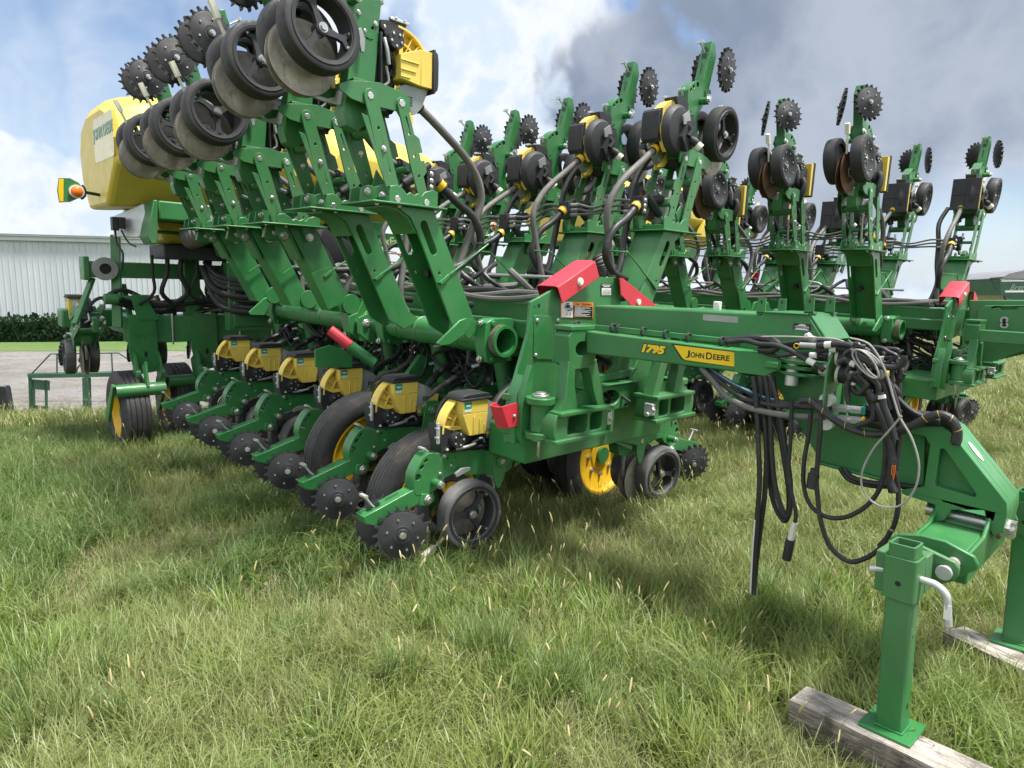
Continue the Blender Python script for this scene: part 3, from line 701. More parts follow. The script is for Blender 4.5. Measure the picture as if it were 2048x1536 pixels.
def LY(pts, y, ox=0, oy=0, s=1.0): return [(p[0], p[2]) for p in (PY(a/s+ox, c/s+oy, y) for a, c in pts)]

TY, TZ = .835, 1.29
def wing():
    # turning tube in two lengths, open at the tip
    def tb(x0, x1):
        b = MB(); b.use(GREEN); b.lathe([(.097, x0), (.097, x1), (.083, x1), (.083, x0)], (0, TY, TZ), (1,0,0), 40); return b
    rec('turning_tube', tb(-1.60, -.03), sides='both'); rec('turning_tube', tb(-3.75, -1.72), sides='both')
    b = MB(); b.use(mat('caked_dirt', (.10,.08,.055), .85, var=.4, vscale=20)); b.lathe([(.10,-.075),(.109,-.075),(.109,-.035),(.10,-.035)], (0,TY,TZ), (1,0,0), 36); b.use(GREEN); b.lathe([(.098,-.05),(.106,-.05),(.106,-.02),(.086,-.02)], (0,TY,TZ), (1,0,0), 36); rec('tube_collar', b, sides='both')
    for x in (-.15, -1.40, -1.95, -3.5):
        b = MB(); b.use(GREEN)
        lp = [(TY-.10,TZ-.14),(TY-.06,TZ-.155),(TY+.13,TZ-.145),(TY+.15,TZ+.10),(TY+.13,TZ+.145),(TY-.06,TZ+.145),(TY-.11,TZ+.12),(TY-.125,TZ-.02)]
        b.px([lp, circ(TY,TZ,.098,28)], x-.045, x+.055); b.box((x-.03,TY+.12,TZ-.12),(x+.04,TY+.30,TZ+.12))
        for z in (-.125,.115):
            b.tube([(x,TY-.12,TZ+z),(x,TY+.0,TZ+z)], .022, 12, 1); b.bolt((x,TY-.12,TZ+z), (0,-1,0), .018, .018)
            b.tube([(x+.03,TY-.055,TZ+z),(x+.07,TY-.055,TZ+z)], .02, 12, 1)
        rec('bearing_clamp', b, .006, sides='both')
    # ear plates where the tube turns
    b = MB(); b.use(GREEN); ear = [(TY-.10,TZ-.16),(TY+.02,TZ-.17),(TY+.10,TZ-.08),(TY+.10,TZ+.12),(TY+.02,TZ+.22),(TY-.06,TZ+.20),(TY-.12,TZ+.08),(TY-.20,TZ+.05),(TY-.20,TZ-.08)]
    b.px(ear, -1.60, -1.57); b.px([(y-.01,z) for y, z in ear], -1.74, -1.71); b.bolt((-1.57,TY-.13,TZ+.0), (1,0,0), .026, .02); b.tube([(-1.74,TY-.13,TZ),(-1.57,TY-.13,TZ)], .03, 14, 1); rec('ear_plate', b, .005, sides='both')
    b = MB(); b.use(DECY); lp = [(.0985*math.cos(R(a)), .0985*math.sin(R(a))) for a in range(120, 190, 7)]
    b.add([(x,TY+c,TZ+s_) for c, s_ in lp for x in (PY(699,633,TY-.09).x, PY(730,638,TY-.09).x)], [(2*i,2*i+1,2*i+3,2*i+2) for i in range(len(lp)-1)]); rec('yellow_sticker', b, sides='both')
    for k in range(5):
        xk = -.33-ROW*k; dz = 0 if k < 2 else -.06
        b = MB(); b.use(GREEN)
        if k < 2:                                            # open channel arm with slotted flanges
            lp = [(.02,2.10),(.36,2.10),(.40,2.02),(.70,1.43),(.79,1.375),(.77,1.35),(.735,1.33),(.66,1.30),(.53,1.37),(.24,1.96),(.19,2.04),(.11,2.085)]
            sl = slot(.325,1.93,-64,.22,.026,5); hl = circ(.41,1.72,.010,8)
            b.px([lp, sl, hl], xk+.120, xk+.134); b.px([lp, sl, hl], xk-.134, xk-.120)
            b.px([(.34,2.10),(.36,2.10),(.40,2.02),(.70,1.405),(.685,1.395),(.385,2.015)], xk-.120, xk+.120)
            b.px([(.02,2.085),(.11,2.07),(.18,2.03),(.23,1.95),(.25,1.95),(.20,2.04),(.12,2.09),(.02,2.10)], xk-.12, xk+.12)
            for xr in (.15, -.10): b.lathe([(.097,-.02),(.105,-.012),(.105,.0),(.097,.01)], (xk+xr,TY,TZ), (1,0,0), 32)
        else:                                                # closed box arm
            lp = [(.14,2.03),(.36,2.03),(.40,1.95),(.66,1.45),(.80,1.375),(.777,1.33),(.66,1.37),(.50,1.38)]
            b.px(lp, xk-.10, xk+.10); b.px([(.10,2.03),(.14,2.03),(.26,1.78),(.24,1.78)], xk-.09, xk+.09)
            b.prism(arc(.665,1.44,.082,0,360,24)[:-1], ((0,0,0),(0,1,0),(0,0,1),(1,0,0)), xk+.10, xk+.112)
            b.lathe([(.097,-.02),(.107,-.012),(.107,.0),(.097,.01)], (xk+.15,TY,TZ), (1,0,0), 32)
        b.bar((xk+.14,.40,1.66), (xk+.14,.62,1.80), .012, .012); b.bar((xk+.145,.41,1.655), (xk+.145,.47,1.705), .014, .022)
        b.tube([(xk+.14,.60,1.79),(xk+.14,.80,1.92),(xk-.02,.84,1.93)], .007, 6, 1)
        rec('lift_arm', b, .005, sides='lifted')
        if k == 2:
            b = MB(); b.use(GREEN); b.px([(.30,1.68),(.46,1.74),(.60,1.46),(.44,1.40)], xk+.13, xk+.142); b.px([slot(.34,1.665,25,.04,.008,4)], xk+.142, xk+.1425); rec('cover_plate', b, .004, sides='lifted')
        z0 = 2.10 if k < 2 else 1.92; z0 = z0 if k < 2 else 2.03-.0
        zl = 2.135 if k < 2 else 1.955
        b = MB(); b.use(GREEN); zf = (2.10 if k < 2 else 2.03)
        zz = zf
        b.box((xk-.19,-.10,zz+.001), (xk+.19,.42,zz+.013))
        hgt = .085 if k < 2 else .06
        for s in (1, -1):
            sc = [(.03,zz+.013),(.38,zz+.013),(.38,zz+hgt+.02),(.34,zz+hgt+.03),(.28,zz+hgt+.01),(.26,zz+hgt-.015),(.235,zz+hgt),(.21,zz+hgt-.015),(.18,zz+hgt),(.155,zz+hgt-.015),(.13,zz+hgt+.01),(.09,zz+hgt+.03),(.04,zz+hgt+.02)]
            x0, x1 = sorted((xk+s*.134, xk+s*.146)); b.px(sc, x0, x1)
        b.box((xk-.133,.03,zz+.014),(xk+.133,.38,zz+.05)); b.px([(-.09,zz+.013),(.02,zz+.013),(.02,zz+.10),(-.03,zz+.11),(-.08,zz+.09)], xk+.02, xk+.032); b.px([(-.09,zz+.013),(.02,zz+.013),(.02,zz+.10),(-.03,zz+.11),(-.08,zz+.09)], xk-.10, xk-.088)
        b.bolt((xk+.034,-.04,zz+.07), (1,0,0), .016, .016)
        for yy in (-.05, .10): b.bolt((xk+.15,yy,zz-.002), (0,0,-1), .011, .012)
        rec('arm_head', b, .004, sides='lifted')
        # control cylinder and manifold block with its three lines
        b = MB(); b.use(BLK); b.tube([(xk-.02,.20,zz+.26),(xk-.10,.44,zz+.22)], .036, 16, 1); b.tube([(xk-.02,.20,zz+.26),(xk-.018,.185,zz+.263)], .025, 12, 1); b.use(STEEL); b.tube([(xk+.005,.12,zz+.275),(xk-.02,.2,zz+.26)], .013, 10, 1); rec('hydraulic_cylinder', b, sides='lifted')
        b = MB(); b.use(BLK); b.box((xk-.12,.40,zz+.12),(xk+.0,.47,zz+.26))
        for i in range(3): b.bolt((xk+.0,.435,zz+.15+.04*i), (1,0,0), .012, .01)
        rec('manifold_block', b, .006, sides='lifted')
        b = MB(); b.use(GREEN); b.px([(.30,zz+.02),(.42,zz+.02),(.46,zz+.12),(.45,zz+.2),(.39,zz+.2),(.38,zz+.1),(.33,zz+.06)], xk-.07, xk-.05); rec('manifold_bracket', b, .003, sides='lifted')
        if k < 4:
            for i in range(3):
                zo = zz+.15+.04*i; x1 = xk-ROW; z1 = (2.10 if k < 1 else 2.03)+.15+.04*i; sg = rng.uniform(.0,.045)
                b = MB(); b.use(HOSEG); b.tube([(xk-.12,.44,zo),(xk-.25,.45+.02*i,zo+.01),((xk+x1)/2-.1,.46,(zo+z1)/2-sg),(x1+.10,.45,z1),(x1,.44,z1)], .010, 8)
                b.use(CAST); b.tube([(xk-.11,.44,zo),(xk-.19,.445,zo+.005)], .015, 8, 1); b.tube([(x1+.09,.45,z1),(x1+.0,.44,z1)], .015, 8, 1); rec('hydraulic_line', b, sides='lifted')
    b = MB(); b.use(GREEN); b.px(LX([(1105,1320),(1130,1340),(1210,1330),(1330,1250),(1370,1180),(1345,1115),(1290,1135)], -.17, 600, 360, 4.042), -.185, -.165); rec('gusset', b, .004, sides='both')
    b = MB(); b.use(GREEN); b.px(LX([(548,1370),(560,1395),(690,1400),(720,1330),(715,1230),(690,1240)], -3.22, 380, 330, 4.655), -3.24, -3.21); rec('gusset', b, .004, sides='both')
    # beams behind the tube
    b = MB(); b.use(GREEN); b.box((-4.4,1.10,1.365), (.40,1.26,1.545)); rec('wing_beam', b, .015, sides='both')
    b = MB(); b.use(GREEN); b.box((-4.4,.99,1.30), (.36,1.09,1.42)); rec('wing_beam', b, .012, sides='both')
    b = MB(); b.use(GREEN); b.box((-4.5,1.252,.70), (.30,1.298,.90)); rec('row_toolbar', b, .012, sides='both')
    for i in range(6):
        xk = -ROW*i; b = MB(); b.use(GREEN); b.px([(1.235,.58),(1.254,.58),(1.254,.98),(1.235,.98)], xk-.14, xk+.14)
        for s in (1,-1): b.px([(1.19,.62),(1.235,.60),(1.235,.97),(1.19,.95)], xk+s*.115-.006, xk+s*.115+.006)
        b.use(STEEL)
        for s in (1,-1): b.tube([(xk+s*.16,1.243,.69),(xk+s*.16,1.243,.91)], .009, 8, 1)
        rec('row_mount', b, .004, sides='both')
        b = MB(); b.use(GREEN); xp = xk-.38; b.bar((xp,1.24,.89), (xp,1.18,1.37), .16, .08, up=(1,0,0)); rec('beam_post', b, .01, sides='both')
        b = MB(); b.use(GREEN); b.tube([(xk-.30,1.16,.72),(xk-.36,1.05,1.32)], .06, 18, 1); b.use(BLK); b.tube([(xk-.30,1.16,.72),(xk-.29,1.18,.60)], .04, 14, 1); rec('lift_cylinder', b, sides='both')
        # seed delivery hose and wiring behind each hopper
        b = MB(); b.use(HOSE); jx = rng.uniform(-.04,.04); b.tube([(xk-.0,.70,.84),(xk-.02,.80,.93),(xk-.06+jx,.98,1.0),(xk-.12,1.10,1.05+jx),(xk-.30,1.20,1.20)], .026, 10); rec('delivery_hose', b, sides='both')
        b = MB(); b.use(HOSEG); b.tube([(xk+.06,.66,.80),(xk+.08,.78,.88),(xk+.05+jx,.95,.92),(xk+.0,1.12,1.02),(xk-.10,1.2,1.30)], .019, 10); rec('delivery_hose', b, sides='both')
        b = MB(); b.use(HOSE)
        for q in range(9):
            y = rng.uniform(.95,1.25); z = rng.uniform(.92,1.2)
            b.tube([(xk+rng.uniform(-.3,.3),y,z),(xk+rng.uniform(-.3,.3),y+rng.uniform(-.1,.1),z-rng.uniform(.05,.2)),(xk+rng.uniform(-.4,.4),y+.05,z+rng.uniform(-.1,.15)),(xk+rng.uniform(-.4,.4),y+.15,z+.2)], rng.uniform(.006,.014), 6)
        b.use(GALV)
        for q in range(4):
            y = rng.uniform(.98,1.2); z = rng.uniform(.95,1.15); x = xk+rng.uniform(-.3,.3); b.tube([(x,y,z),(x+.05,y+.03,z+.02)], .013, 8, 1)
        o = len(REC); rec('wiring', b, sides='both')
        # hose along the raised unit
    path = [(822,200),(868,255),(930,330),(958,395),(948,460),(930,530),(916,600),(930,640)]
    path2 = [(872,362),(905,405),(940,440),(955,490),(935,525),(905,540),(860,548)]
    for k in range(5):
        dz = 0 if k < 2 else -.17
        for pth, r_, m in ((path, .025, HOSEG), (path2, .027, HOSE)):
            P = []
            for i, (a, c) in enumerate(pth):
                p = PX(a, c, -.36); f_ = 1-i/(len(pth)-1)
                j = .05*math.sin(k*2.1+i*.9)
                P.append((p[0]-ROW*k+j*.6, p[1]+j*.5, p[2]+dz*f_))
            b = MB(); b.use(m); b.tube(P, r_, 12); 
            b.use(BLK); b.tube([P[0], Vector(P[0]).lerp(Vector(P[1]), .35)], r_*1.3, 12, 1); b.use(YELP); b.tube([Vector(P[0]).lerp(Vector(P[1]), .1), Vector(P[0]).lerp(Vector(P[1]), .3)], r_*1.45, 12, 1)
            rec('air_hose', b, sides='lifted')
        xk = -.33-ROW*k
        b = MB(); b.use(HOSE); b.tube([(xk-.22,.08,2.75+dz),(xk-.26,.22,2.55+dz),(xk-.2,.36,2.3+dz),(xk-.16,.46,2.05),(xk-.1,.58,1.8),(xk-.14,.72,1.55),(xk-.2,.95,1.5)], .026, 12); rec('vacuum_hose', b, sides='lifted')
    for i in range(4):
        b = MB(); b.use(HOSEG if i < 2 else HOSE); y = 1.02+.09*i; b.tube([(x, y+.02*math.sin(x*3+i), 1.58+.03*math.sin(x*4.1+i*2)) for x in np.arange(.15, -4.4, -.35)], .022, 8, 3); rec('air_hose', b, sides='both')
wing()

# wing tyres, axles across the row
def tyre_mesh(rad=.46, wid=.29, rim=.27):
    b = MB(); b.use(TYRE); h = wid/2
    prof = [(rim, h*.82), (rim+.03, h*.98), (rim+.09, h), (rad-.05, h*.92), (rad-.018, h*.80)]
    for i in range(5):                                    # circumferential ribs
        a = h*.80-i*(2*h*.80)/4.6; 
        if i: prof += [(rad-.009, a+.010), (rad, a+.007)]
        else: prof += [(rad, a-.01)]
        e = a-(2*h*.80)/4.6+.012
        prof += [(rad, e+.007 if i < 4 else -h*.78), (rad-.009, e if i < 4 else -h*.80)]
    prof += [(rad-.05, -h*.92), (rim+.09, -h), (rim+.03, -h*.98), (rim, -h*.82)]
    b.lathe(prof, n=64); 
    b.use(YELP); b.lathe([(rim+.012, h*.88), (rim+.012, h*.80), (rim-.02, h*.74), (rim-.035, h*.3), (rim-.05, h*.2), (.13, h*.15), (.12, h*.25), (0, h*.25), (0, h*.15), (.10, h*.05), (rim-.06, h*.05), (rim-.04, -h*.6), (rim, -h*.86), (rim+.012, -h*.88)], n=48, closed=False)
    for k in range(8): b.bolt((h*.2,.165*math.cos(R(45*k)),.165*math.sin(R(45*k))), (1,0,0), .014, .02)
    b.use(GREEN); b.tube([(h*.2,0,0),(h*.55,0,0)], .07, 20, 1)
    return b
for (x, y, z, yaw, wd_) in ((-.36,.50,.18,0,.22), (-1.10,.44,.33,0,.22)):
    for side in (1, -1):
        b = tyre_mesh(.49, .18, .335); M = Matrix.Translation((x,y,z)) if side > 0 else Matrix.Translation((x+.09 if x > -.5 else x+.35, 2.20 if x > -.5 else 2*YC-y, z+.06))
        rec('wing_wheel', b.xform(M))
        b = MB(); b.use(GREEN); b.px([(-.10,-.09),(.08,-.10),(.72,.52),(.74,.70),(.60,.72)], -.025, .025); b.tube([(-.02,0,0),(.16,0,0)], .06, 18, 1)
        b.xform((Matrix.Translation((x-.2,y,z))) if side > 0 else Matrix.Translation((x-.19 if x > -.5 else x+.1,2.20 if x > -.5 else 2*YC-y,z+.06)) @ Matrix.Diagonal((1,-1,1,1))); rec('wheel_arm', b, .006)

# end plate with the locks, hinge castings
def plate():
    x = .42
    out = [(1062,604),(1088,590),(1150,553),(1232,555),(1241,575),(1241,610),(1230,650),(1230,705),(1330,720),(1355,770),(1358,835),(1200,880),(1062,884),(1013,886),(1018,790),(1030,760),(1057,665)]
    c = lambda x_, y_: (x_, y_)
    hole = [(1136,714),(1192,701),(1224,705),(1228,730),(1215,746),(1150,746)]
    b = MB(); b.use(GREEN); b.px([LX(out, x), LX(hole, x)], x-.025, x)
    rec('end_plate', b, .006)
    b = MB(); b.use(GREEN); b.px(LX([(1068,632),(1072,630),(1122,634),(1124,640),(1124,720),(1070,718),(1066,712)], x), x, x+.006)
    for q in ((1075,641),(1116,641),(1072,711)): p = PX(*q, x+.006); b.bolt(p, (1,0,0), .010, .008)
    rec('cover_plate', b, .002)
    for q in ((1078,611),(1069,613)):
        b = MB(); b.use(DECB); p = PX(*q, x+.001); b.disc(p, (1,0,0), .011 if q[0] == 1078 else .005, .002, 12); rec('bolt_hole', b)
    # red lock channels over the shoulders
    for pts, q, dp in (([(1125,607),(1199,554),(1180,534),(1094,584)], (1154,575), .0), ([(1241,560),(1311,613),(1264,611),(1241,590)], (1275,604), .0)):
        b = MB(); b.use(RED); P = [PX(a, c_, x+.05) for a, c_ in pts]
        if q[0] < 1200:
            lo = P[0]; hi = P[1]; thi = P[2]; tlo = P[3]; d = Vector((-.17,0,0)); t = Vector((.006,0,0))
            ax = (hi-lo).normalized(); upn = Vector((1,0,0)).cross(ax); upn = upn if upn.z > 0 else -upn
            hgt = .115
            def cs(o): return [o, o+upn*hgt*.92, o+upn*hgt+Vector((-.03,0,0)), o+upn*hgt+Vector((-.15,0,0)), o+upn*hgt*.92+Vector((-.18,0,0)), o+Vector((-.18,0,0)), o+Vector((-.172,0,0)), o+upn*hgt*.9+Vector((-.172,0,0)), o+upn*(hgt-.008)+Vector((-.148,0,0)), o+upn*(hgt-.008)+Vector((-.032,0,0)), o+upn*hgt*.9+Vector((-.008,0,0)), o+Vector((-.008,0,0))]
        else:
            fl = LX([(1240,556),(1247,557),(1312,610),(1307,614),(1264,612),(1242,589)], x+.05)
            b.px([fl], x+.044, x+.05); tp = LX([(1240,556),(1247,557),(1312,610),(1306,606),(1245,560)], x+.05); b.px([tp], x-.12, x+.043)
            p = PX(1276,604,x+.05); b.use(CREAM); b.tube([p, p+Vector((.014,0,0))], .019, 20, 1); rec('cylinder_lock', b, .002, label='red channel-shaped safety lock over the far shoulder of the plate'); continue
        A = cs(lo); B = cs(hi); n = len(A)
        b.add(A+B, [tuple(range(n-1,-1,-1)), tuple(range(n, 2*n))]+[(i,(i+1) % n,(i+1) % n+n,i+n) for i in range(n)])
        p = lo.lerp(hi, .52)+upn*.05; b.use(CREAM); b.tube([p, p+Vector((.014,0,0))], .019, 20, 1); b.tube([p+Vector((-.02,0,0)), p+Vector((.006,0,0))], .026, 20, 1)
        rec('cylinder_lock', b, .003, label='red channel-shaped safety lock over the plate shoulder')
    b = MB(); b.use(RED); y0, z0 = PX(1000,808,x+.02)[1:]
    P = [PX(*q, x+.06) for q in ((995,813),(1008,856),(1040,846),(1018,800))]
    ax = (P[0]-P[1]).normalized(); sd = Vector((1,0,0)); ot = ax.cross(sd)
    for (o1, o2) in ((0,0),):
        base = P[1]; L = (P[0]-P[1]).length
        w_ = (P[2]-P[1]).length
        lp = [(0,0),(w_*.12,-.018),(w_,-.018),(w_,-.024),(w_*.1,-.025),(-.012,-.005),(-.014,.05),(w_*.1,.075),(w_*.5,.08),(w_*.5,.074),(w_*.12,.068),(-.004,.045)]
        ww = (P[2]-P[1]).normalized()
        b.prism(lp, (base, ww, Vector((-1,0,0)), ax), 0, L)
    p = P[1].lerp(P[0], .45)+ww*w_*.62+Vector((.026,0,0)); b.use(STEEL); b.bolt(p, (1,0,0), .008, .01); b.tube([p+ax*.012, p-ax*.018], .003, 6, 1)
    rec('cylinder_lock', b, .002, label='small red lock clipped to the left edge of the plate', only=1)
    # hinge lug and pin beside each casting
    for side in (1, -1):
        Mx = Matrix.Identity(4) if side > 0 else Matrix(((1,0,0,0),(0,-1,0,2.46),(0,0,1,0),(0,0,0,1)))
        yh = .545
        b = MB(); b.use(GREEN)
        for z in (1.03, .83):
            b.pz(arc(.60,yh,.085,-150,80,12)+[(.40,yh+.05),(.40,yh-.12)], z-.018, z+.018)
        b.px([(yh-.09,.76),(yh+.02,.76),(yh+.02,1.08),(yh-.03,1.16),(yh-.09,1.05)], .42, .49); b.px([(yh-.08,.80),(yh-.04,.74),(yh-.0,.76),(yh-.0,1.2),(yh-.015,1.22),(yh-.08,1.05)], .49, .53)
        b.use(GREEN); b.tube([(.60,yh,.85),(.60,yh,1.01)], .055, 22, 1); b.use(STEEL); b.tube([(.60,yh,1.048),(.60,yh,1.064)], .05, 24, 1); b.tube([(.60,yh,1.064),(.60,yh,1.075)], .034, 24, 1); b.tube([(.60,yh,.795),(.60,yh,.812)], .048, 20, 1); b.tube([(.60,yh,.69),(.60,yh,.80)], .009, 8, 1)
        rec('hinge_lug', b.xform(Mx), .008)
        b = MB(); b.use(GREEN)                               # the casting: cellular foot, two legs, head with an oval eye
        y0, y1 = yh+.03, yh+.42; z0, z1 = .815, .965
        cells = [rrect(y0+.055,z0+.022,y0+.225,z1-.02,.02), rrect(y0+.25,z0+.022,y1-.03,z1-.02,.02)]
        b.px([[(y0-.04,z0),(y1,z0),(y1+.02,z0+.03),(y1+.02,z1-.03),(y1,z1),(y0-.04,z1),(y0-.06,z1-.04),(y0-.06,z0+.04)]]+cells, .60, .74)
        b.px([(y0-.04,z0),(y1,z0),(y1,z1),(y0-.04,z1)], .57, .60)
        b.box((.57,y0-.06,z0-.014),(.765,y1+.03,z0+.008)); b.box((.57,y0-.03,z1-.008),(.765,y1+.03,z1+.014))
        ht = 1.43; hb = 1.24
        hd = [(y0+.07,hb),(y0+.12,hb-.03),(y0+.25,hb-.03),(y0+.30,hb),(y0+.31,ht-.03),(y0+.29,ht),(y0+.09,ht),(y0+.06,ht-.03)]
        b.px([hd, [(y0+.185+.062*math.cos(R(a)), ht-.105+.042*math.sin(R(a))) for a in range(0,360,15)]], .60, .71)
        b.box((.58,y0+.07,ht),(.715,y0+.31,ht+.025)); b.px([(y0+.07,hb),(y0+.30,hb),(y0+.30,ht),(y0+.07,ht)], .575, .60)
        b.px([(y0+.065,hb+.02),(y0+.125,hb-.02),(y0+.125,1.12),(y0+.165,z1+.012),(y0+.01,z1+.012),(y0+.055,1.05)], .64, .715)
        b.px([(y0+.245,hb-.02),(y0+.305,hb+.02),(y1+.02,z1+.012),(y1-.045,z1+.012),(y0+.30,1.06)], .64, .715)
        b.px([(y0+.0,z1+.012),(y1,z1+.012),(y1-.03,z1+.10),(y0+.10,z1+.075)], .64, .652)
        b.tube([(.66,y0+.185,hb-.02),(.66,y0+.185,hb-.12)], .028, 16, 1, rad=lambda i, n: .034 if i == 0 else .020)
        rec('hinge_casting', b.xform(Mx), .007)
        b = MB(); b.use(GALV); b.box((.68,y1+.021,z0+.04),(.745,y1+.055,z1-.035)); b.bolt((.745,y1+.04,(z0+z1)/2), (1,0,0), .012, .012); b.tube([(.715,y1+.055,.86),(.715,y1+.075,.86)], .016, 12, 1); rec('latch', b.xform(Mx), .003)
    # cross members between the castings
    b = MB(); b.use(GREEN); b.px([(.60,.60),(2.04,.60),(2.04,.80),(1.95,.86),(.70,.86),(.60,.80)], .10, .44); rec('front_cross_beam', b, .01)
    b = MB(); b.use(GREEN); b.px([[(1.0,.86),(1.62,.86),(1.62,1.03),(1.0,1.03)], [(1.31+.10*math.cos(R(a)), .945+.055*math.sin(R(a))) for a in range(0,360,20)]], .44, .50); b.pz([(.40,1.0),(.52,1.0),(.52,1.62),(.40,1.62)], 1.032, 1.045); rec('front_cross_beam', b, .006)
    b = MB(); b.use(GREEN); b.px([(1.45,.86),(1.72,.86),(1.86,1.30),(1.76,1.32)], .43, .45); b.px([(1.0,1.04),(1.6,1.06),(1.68,1.12),(1.0,1.08)], .40, .45); rec('gusset', b, .004)
plate()
# decals on the end plate
def decals():
    x = .423
    def sign(name, q, fills, texts=(), d=.0):
        """flat sign on the plate: base quad then coloured rectangles in unit coordinates, then lettering"""
        o = PX(*q[0], x); u = PX(*q[1], x)-o; v = PX(*q[2], x)-o
        b = MB()
        for i, (m, pts) in enumerate(fills):
            b.use(m); b.add([o+u*a+v*c+Vector((.0006*(i+1),0,0)) for a, c in pts], [tuple(range(len(pts)))])
        me = b.mesh(name); REC.append((name, me, 0, None, 1)); 
        for body, a, c, hgt, m, bold in texts:
            t = text_mesh(body, v.length*hgt, v.length*bold, m)
            t.transform(frame_m(o+u*a+v*c+Vector((.0006*(len(fills)+2),0,0)), u, v)); REC.append(('lettering', t, 0, None, 1))
    def rc(a, c, e, g): return [(a,c),(e,c),(e,g),(a,g)]
    lines = []
    for i in range(11):
        lines.append((DECW, rc(.40,.10+.062*i, (.92,.80,.88,.62,.9,.84,.92,.7,.9,.86,.55)[i], .125+.062*i)))
    fig = [(.20,.62),(.24,.68),(.22,.76),(.17,.77),(.15,.70)]
    pict = [(DECB, [(.17,.80),(.24,.86),(.21,.91),(.14,.86)]), (DECB, [(.16,.60),(.23,.62),(.26,.78),(.17,.80)]), (DECB, [(.12,.62),(.16,.60),(.19,.74),(.15,.78),(.11,.70)]), (DECB, [(.24,.66),(.31,.60),(.33,.52),(.30,.50),(.28,.57),(.22,.60)]),
            (DECB, rc(.16,.44,.30,.50)), (DECB, [(.12,.10),(.135,.10),(.17,.30),(.155,.31)]), (DECB, [(.23,.10),(.245,.10),(.27,.30),(.25,.31)])]
    sign('warning_sign', ((1121,635),(1186,636.5),(1121,602)), [(DECO, rc(0,0,1,1)), (DECW, rc(.025,.03,.36,.97)), (DECB, rc(.375,.03,.975,.73))]+lines+pict+[(DECB, [(.44,.78),(.52,.78),(.48,.95)]), (DECO, rc(.476,.82,.484,.90))], (('WARNING', .75, .86, .20, DECB, .004),))
    sign('information_sticker', ((1202,591),(1223,591),(1202,568)), [(DECB, rc(0,0,1,1)), (DECW, rc(.06,.03,.94,.66)), (DECW, rc(.08,.88,.92,.94)), (DECW, rc(.2,.76,.8,.82))]+[(CAST, rc(.12,.10+.08*i,.88,.13+.08*i)) for i in range(6)])
decals()

